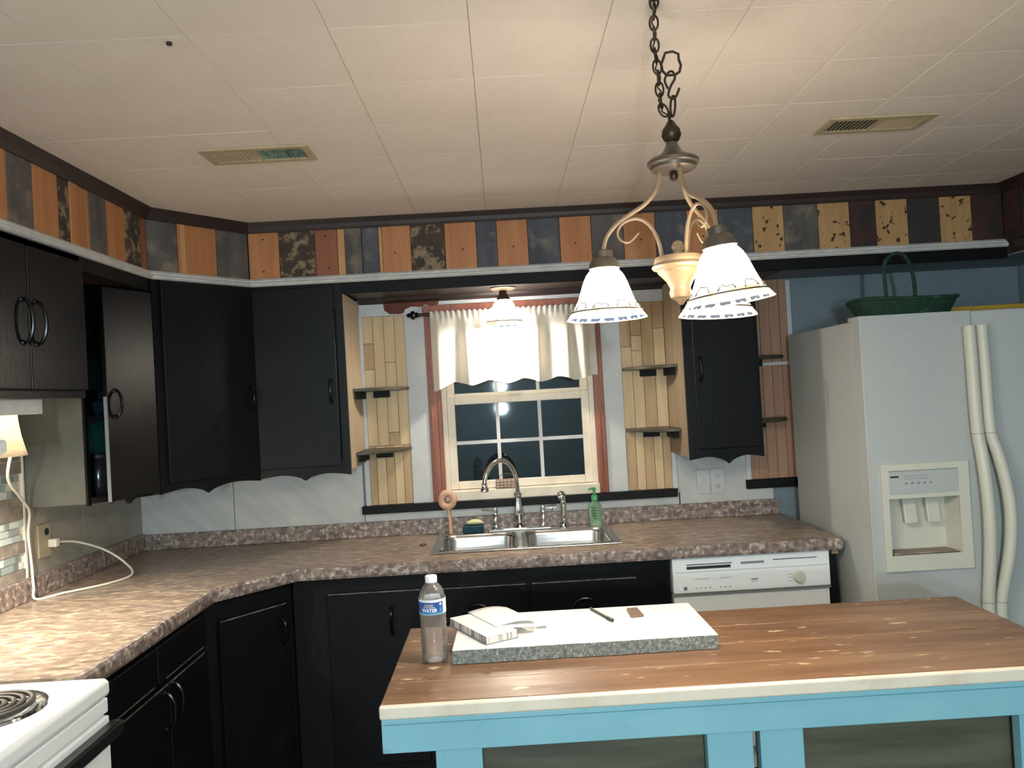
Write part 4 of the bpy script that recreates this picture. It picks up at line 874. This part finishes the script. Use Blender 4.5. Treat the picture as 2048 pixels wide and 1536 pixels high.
# plug-in lamp with burlap shade and its cord to the wall socket
lp = thing('burlap_lamp', (-1.455, -1.45, 1.43), 'small lit lamp with a burlap shade under the left cabinet', 'lamp')
LX, LY = -1.455, -1.45
b_ = BM(); lathe(b_, [(.080, 1.556), (.082, 1.53), (.088, 1.49), (.098, 1.448), (.102, 1.434)], c=(LX, LY, 0), n=40, cap=False)
shd = obj('lamp_shade', b_, M_['burlap'], lp, smooth=True, solid=.003)
nt = M_['burlap'].node_tree; tr = nt.nodes.new('ShaderNodeBsdfTranslucent'); tr.inputs[0].default_value = lin((236, 226, 205)); mxs = nt.nodes.new('ShaderNodeMixShader'); mxs.inputs[0].default_value = .10
nt.links.new(nt.nodes['Principled BSDF'].outputs[0], mxs.inputs[1]); nt.links.new(tr.outputs[0], mxs.inputs[2]); nt.links.new(mxs.outputs[0], nt.nodes['Material Output'].inputs[0])
obj('lamp_bulb', lathe(BM(), [(0.010, 1.555), (0.014, 1.552), (0.020, 1.545), (0.018, 1.538), (0.010, 1.533), (0.002, 1.531)], c=(LX, LY, 0), n=20), glow('lit_bulb', (1, .92, .80), 12), lp, smooth=True)
obj('lamp_stem', tube(BM(), [(LX, LY, 1.55), (LX, LY, 1.575), (XL+.004, LY, 1.575)], .006, 8), M_['dark'], lp)
l = bpy.data.lights.new('lamp_bulb_light', 'POINT'); l.energy = 44.0; l.color = (1.0, .93, .80); l.shadow_soft_size = .026
lo_ = bpy.data.objects.new('lamp_bulb_light', l); COL.objects.link(lo_); lo_.parent = lp; lo_.location = Vector((LX, LY, 1.508))-wloc(lp)
cd = [(LX+.02, LY+.09, 1.45), (-1.50, -1.28, 1.36), (-1.60, -1.06, 1.28), (-1.655, -0.925, 1.22), (-1.665, -0.920, 1.14), (-1.662, -0.915, 1.04), (-1.655, -0.92, .96), (-1.652, -0.915, ZT+.006), (-1.60, -0.84, ZT+.005), (-1.50, -0.72, ZT+.005), (-1.47, -0.60, ZT+.008), (-1.52, -0.53, .945), (-1.59, -0.555, 1.01), (-1.645, -0.66, 1.065), (-1.672, -0.755, 1.082)]
tag(obj('power_cord', tube(BM(), smoothpath(cd, 8), .0042, 8), M_['cord'], None, smooth=True), 'white power cord looping over the left counter to the wall socket', 'cord')
ot = thing('wall_socket', (XL+.01, -0.79, 1.08), 'ivory wall socket with a plug low on the left wall', 'socket')
obj('cover_plate', bx(XL+.008, XL+.014, -0.825, -0.745, 1.035, 1.155), mat('tan_plate', (178, 164, 138), rough=.45), ot, bevel=.002)
obj('plug', bx(XL+.014, XL+.045, -0.772, -0.745, 1.066, 1.096), M_['cord'], ot, bevel=.004)
obj('receptacle', lathe(BM(), [(0.013, 0), (0.013, .002)], c=(XL+.014, -0.775, 1.125), n=16, mtx=Matrix.Rotation(PI/2, 3, 'Y')), M_['dark'], ot)
# switch and socket plates right of the window
for x0, x1, kind, lab in ((0.878, 0.940, 's', 'white light switch plate beside the socket under the right cabinet'), (0.944, 1.008, 'o', 'white double socket plate under the right cabinet')):
    t = thing('switch_plate' if kind == 's' else 'wall_socket', ((x0+x1)/2, -.01, 1.075), lab, 'switch' if kind == 's' else 'socket')
    yf = -0.018 if kind == 's' else -0.015
    obj('cover_plate', bx(x0, x1, yf, -0.0085, 1.018, 1.132), M_['wboard'], t, bevel=.003)
    xm = (x0+x1)/2
    if kind == 's': obj('toggle', bx(xm-.005, xm+.005, yf-.010, yf, 1.068, 1.086), M_['wboard'], t, bevel=.002)
    else:
        for z in (1.052, 1.098):
            rc = obj('receptacle', bx(xm-.016, xm+.016, yf-.0012, yf+.0002, z-.014, z+.014), M_['wboard'], t, bevel=.0008)
            for dx in (-.006, .006): obj('slot', bx(xm+dx-.0012, xm+dx+.0012, yf-.0016, yf-.001, z-.003, z+.006), M_['dark'], rc)
            obj('slot', bx(xm-.0025, xm+.0025, yf-.0016, yf-.001, z-.010, z-.006), M_['dark'], rc)

# ------------------------------------------------------------------ ceiling vents
def vent(x0, x1, y0, y1, label, dark_left):
    t = thing('ceiling_vent', ((x0+x1)/2, (y0+y1)/2, ZC), label, 'vent', 'ceiling vents')
    zb = ZC-.005; b_ = BM(); fw = .020
    for a in ((x0, x1, y0, y0+fw), (x0, x1, y1-fw, y1), (x0, x0+fw, y0+fw, y1-fw), (x1-fw, x1, y0+fw, y1-fw)): box(b_, *a, zb-.006, zb)
    bmesh.ops.remove_doubles(b_, verts=b_.verts, dist=1e-5); obj('frame', b_, M_['vent'], t)
    xm = (x0+x1)/2
    obj('damper', bx(*((x0+fw, xm) if dark_left else (xm, x1-fw)), y0+fw, y1-fw, zb-.0008, zb-.0002), M_['tealdark'] if not dark_left else M_['dark'], t)
    obj('divider', bx(xm-.005, xm+.005, y0+fw, y1-fw, zb-.006, zb-.001), M_['vent'], t)
    n = 22
    for i in range(n):
        xc = x0+fw+(x1-x0-2*fw)*(i+.5)/n
        if abs(xc-xm) < .008: continue
        ang = .75 if xc < xm else -.75
        if (xc > xm) != dark_left: ang *= .25
        h = .0052; dx = h*math.sin(ang); dz = h*math.cos(ang)*.45
        b_ = BM(); prism(b_, [(xc-dx-.0006, y0+fw, zb-.0035-dz), (xc-dx+.0006, y0+fw, zb-.0035-dz), (xc+dx+.0006, y0+fw, zb-.0035+dz), (xc+dx-.0006, y0+fw, zb-.0035+dz)], (0, y1-y0-2*fw, 0)); obj('louvre', b_, M_['vent'], t)
M_['tealdark'] = mat('teal_duct_glimpse', (140, 190, 182), (70, 110, 108), rough=.6, scale=60, stretch=(1, .3, 1))
vent(-0.860, -0.540, -1.345, -1.205, 'beige louvred ceiling vent on the left with teal showing through', False)
vent(1.030, 1.358, -1.335, -1.195, 'beige louvred ceiling vent on the right behind the chandelier', True)
tag(obj('ceiling_screw', lathe(BM(), [(0.006, ZC-.009), (0.006, ZC-.004)], c=(-0.655, -2.03, 0), n=10), M_['dark'], None), 'small dark screw head in the ceiling at upper left', 'screw')

# ------------------------------------------------------------------ island
isd = thing('kitchen_island', (0.47, -1.77, 0), 'kitchen island with worn brown plank top and aqua painted frame', 'island')
ix0, ix1, iy0, iy1, iz = -0.290, 1.228, -2.030, -1.485, 0.900
ys = [iy0+.004, -1.900, -1.768, -1.632, iy1]
for a, b in zip(ys[:-1], ys[1:]): obj('top_plank', bx(ix0, ix1, a+.0012, b-.0012, .868, iz-random.uniform(0, .0012)), M_['isl'], isd, bevel=.002, seg=1)
for y in ys[1:-1]: obj('plank_seam', bx(ix0, ix1, y-.0013, y+.0013, .87, iz-.0006), M_['seam'], isd)
obj('edge_moulding', bx(ix0-.001, ix1, iy0-.010, iy0+.004, .872, iz+.001), M_['ivory'], isd, bevel=.005, seg=3)
b_ = BM(); box(b_, ix0+.002, ix1-.002, iy0-.006, iy0+.018, .802, .872); obj('front_apron', b_, M_['aqua'], isd, bevel=.002)
obj('seam_line', bx(ix0+.004, ix1-.004, iy0-.0066, iy0-.0055, .8605, .8618), mat('aqua_shadow_gap', (70, 130, 144), rough=.6), isd)
obj('side_apron', bx(ix0+.004, ix0+.028, iy0+.018, iy1-.012, .802, .868), M_['aqua'], isd); obj('side_apron', bx(ix1-.028, ix1-.004, iy0+.018, iy1-.012, .802, .868), M_['aqua'], isd)
obj('back_apron', bx(ix0+.004, ix1-.004, iy1-.03, iy1-.008, .802, .868), M_['aqua'], isd)
for x0, x1 in ((-0.180, -0.083), (0.386, 0.482), (0.497, 0.588), (1.044, 1.140)):
    obj('leg', bx(x0, x1, iy0+.002, iy0+.030, 0.0, .802), M_['aqua'], isd, bevel=.002)
    obj('leg', bx(x0, x1, iy1-.06, iy1-.032, 0.0, .802), M_['aqua'], isd, bevel=.002)
for x0, x1 in ((-0.172, 0.474), (0.505, 1.132)):
    obj('recessed_panel', bx(x0, x1, iy0+.05, iy0+.062, .05, .80), M_['islpanel'], isd)
    obj('bottom_rail', bx(x0, x1, iy0+.006, iy0+.03, .05, .13), M_['aqua'], isd)
for x in (-0.16, 1.10): obj('end_panel', bx(x, x+.014, iy0+.062, iy1-.06, .05, .80), M_['islpanel'], isd)
# stone slab
sl_ = thing('stone_slab', (0.163, -1.66, iz), 'grey granite slab on the island, top whitened as under lamplight', 'slab')
b_ = BM(); random.seed(11)
sx_0, sx_1, sy_0, sy_1 = -0.152, 0.478, -1.806, -1.520; pts = []
for i in range(41): pts.append((sx_0+(sx_1-sx_0)*i/40, sy_0+random.uniform(-.0014, .0014), iz+.0005))
pts += [(sx_1-.004, sy_1, iz+.0005), (sx_0+.006, sy_1+.004, iz+.0005)]
prism(b_, pts, (0, 0, .032)); obj('slab_core', b_, M_['granite'], sl_)
b_ = BM(); prism(b_, [(x, y, iz+.0325) for x, y, z in pts], (0, 0, .0016)); obj('lamplit_face', b_, M_['slabtop'], sl_)
zs = iz+.0345
# water bottle
wbx, wby = -0.197, -1.765
wt = thing('water_bottle', (wbx, wby, iz), 'half-full clear plastic water bottle with blue label on the island corner', 'bottle')
prof = [(0.026, .001), (0.031, .006), (0.0315, .014)]
for i in range(10): prof += [(0.0300, .018+.0095*i), (0.0318, .0227+.0095*i)]
prof += [(0.0315, .116), (0.0322, .118), (0.0322, .150), (0.0310, .154), (0.029, .164), (0.024, .175), (0.0165, .184), (0.0130, .188), (0.0130, .192)]
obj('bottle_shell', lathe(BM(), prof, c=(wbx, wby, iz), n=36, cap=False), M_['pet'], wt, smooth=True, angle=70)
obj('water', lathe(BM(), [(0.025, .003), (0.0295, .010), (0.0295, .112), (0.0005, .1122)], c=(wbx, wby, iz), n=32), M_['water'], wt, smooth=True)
cpb = lathe(BM(), [(0.0140, .1885), (0.0145, .190), (0.0145, .202), (0.0135, .204), (0.0005, .2045)], c=(wbx, wby, iz), n=28); obj('cap', cpb, M_['capwhite'], wt, smooth=True)
lb = obj('label', lathe(BM(), [(0.0325, .117), (0.0325, .152)], c=(wbx, wby, iz), n=40, cap=False), M_['labelwhite'], wt, smooth=True)
def wrap(name, a0, a1, z0, z1, m, r=.0328, par=lb):
    b_ = BM(); n = 16; prev = None
    for i in range(n+1):
        a = a0+(a1-a0)*i/n; v = [b_.verts.new((wbx+r*math.cos(a), wby+r*math.sin(a), iz+z)) for z in (z0, z1)]
        if prev: b_.faces.new((prev[0], v[0], v[1], prev[1]))
        prev = v
    return obj(name, b_, m, par, smooth=True)
wrap('blue_panel', math.radians(188), math.radians(324), .1215, .1465, M_['blueprint']); wrap('cyan_band', math.radians(188), math.radians(324), .1180, .1213, M_['cyanprint'])
wrap('badge', math.radians(240), math.radians(278), .1370, .1420, mat('grey_gold_badge', (150, 150, 140), rough=.5), r=.0330)
wrap('print_line', math.radians(234), math.radians(286), .1340, .1352, M_['labelwhite'], r=.0330)
wrap('print_spot', math.radians(306), math.radians(316), .1385, .1440, M_['labelwhite'], r=.0330); wrap('print_spot', math.radians(306), math.radians(316), .1240, .1330, M_['cyanprint'], r=.0330)
fc = bpy.data.curves.new('label_text', 'FONT'); fc.body = 'WATER'; fc.size = .0112; fc.align_x = 'CENTER'; fc.extrude = .0002; fc.offset = .0004
fo = bpy.data.objects.new('label_text', fc); COL.objects.link(fo); dg = bpy.context.evaluated_depsgraph_get(); me_ = bpy.data.meshes.new_from_object(fo.evaluated_get(dg)); bpy.data.objects.remove(fo)
b_ = BM(); b_.from_mesh(me_); bmesh.ops.triangulate(b_, faces=b_.faces)
for v in b_.verts:
    a = math.radians(261)+v.co.x/.0331; rr = .0331+v.co.z; v.co = Vector((wbx+rr*math.cos(a), wby+rr*math.sin(a), iz+.1238+v.co.y))
obj('lettering', b_, M_['labelwhite'], lb)
# notepad stack and folded paper
def rotp(cx_, cy_, w_, d_, a): 
    ca, sa = math.cos(a), math.sin(a)
    return [(cx_+x*ca-y*sa, cy_+x*sa+y*ca) for x, y in ((-w_/2, -d_/2), (w_/2, -d_/2), (w_/2, d_/2), (-w_/2, d_/2))]
nt_ = thing('notepad', (-0.07, -1.68, zs), 'thick white paper notepad lying askew at the left end of the slab', 'notepad')
an = math.radians(-61)
q = rotp(-0.083, -1.672, .205, .085, an); b_ = BM(); prism(b_, [(x, y, zs+.002) for x, y in q], (0, 0, .016)); obj('page_block', b_, M_['pages'], nt_)
b_ = BM(); prism(b_, [(x, y, zs+.0182) for x, y in q], (0, 0, .0016)); obj('top_sheet', b_, M_['paper'], nt_); b_ = BM(); prism(b_, [(x, y, zs+.0002) for x, y in rotp(-0.083, -1.672, .209, .089, an)], (0, 0, .0016)); obj('backing_card', b_, M_['grey'], nt_)
fp = thing('folded_paper', (0.0, -1.62, zs), 'sheet of folded white paper curling off the notepad', 'paper')
b_ = BM(); NU, NV = 14, 6; G = []
base = [Vector((-0.125, -1.565, 0)), Vector((-0.048, -1.712, 0)), Vector((0.055, -1.695, 0)), Vector((-0.02, -1.548, 0))]
for j in range(NV+1):
    row = []
    for i in range(NU+1):
        u_, v_ = i/NU, j/NV; p = (base[0]*(1-v_)+base[1]*v_)*(1-u_)+(base[3]*(1-v_)+base[2]*v_)*u_
        hgt = .0208+.010*math.sin(u_*2.2)*(1 if u_ < .75 else 1)-.006*u_**3
        row.append(b_.verts.new((p.x, p.y, zs+hgt+.0006)))
    G.append(row)
for j in range(NV):
    for i in range(NU): b_.faces.new((G[j][i], G[j][i+1], G[j+1][i+1], G[j+1][i]))
obj('upper_sheet', b_, M_['paper'], fp, smooth=True, solid=.0012)
q = [(-0.045, -1.725), (0.052, -1.712), (0.062, -1.66), (-0.018, -1.66)]; b_ = BM(); prism(b_, [(x, y, zs+.0212 if i in (0, 3) else zs+.0165) for i, (x, y) in enumerate(q)], (0, 0, .0012)); obj('lower_flap', b_, M_['paper'], fp)
t = thing('pen', (0.23, -1.6, zs), 'thin dark pen lying on the slab near its back edge', 'pen')
obj('barrel', tube(BM(), [(0.206, -1.535, zs+.0045), (0.240, -1.632, zs+.0045)], .0032, 8), M_['pen'], t, smooth=True); obj('pen_cap', tube(BM(), [(0.239, -1.630, zs+.005), (0.249, -1.658, zs+.005)], .0045, 8), M_['pen'], t, smooth=True)
b_ = BM(); prism(b_, [(0.300, -1.560, zs+.0003), (0.328, -1.556, zs+.0003), (0.334, -1.628, zs+.0003), (0.300, -1.632, zs+.0003)], (0, 0, .006)); tag(obj('sample_chip', b_, M_['brownsq'], None, bevel=.001), 'small brown square chip lying on the slab', 'chip')
b_ = BM(); prism(b_, [(0.052, -1.672, zs+.0003), (0.078, -1.660, zs+.0003), (0.078, -1.675, zs+.0003)], (0, 0, .003)); tag(obj('paper_scrap', b_, M_['grey'], None), 'tiny grey scrap lying beside the notepad on the slab', 'scrap')
# small white register at floor level behind the island's left leg
t = thing('floor_register', (-0.22, -0.62, 0.10), 'small white grille on the dark cabinet base left of the island leg', 'grille')
obj('frame', bx(-0.30, -0.12, -0.628, -0.602, 0.108, 0.145), M_['wboard'], t, bevel=.002)
for i in range(3): obj('slat', bx(-0.29, -0.13, -0.631, -0.6275, .114+.010*i, .119+.010*i), M_['wboard'], t)
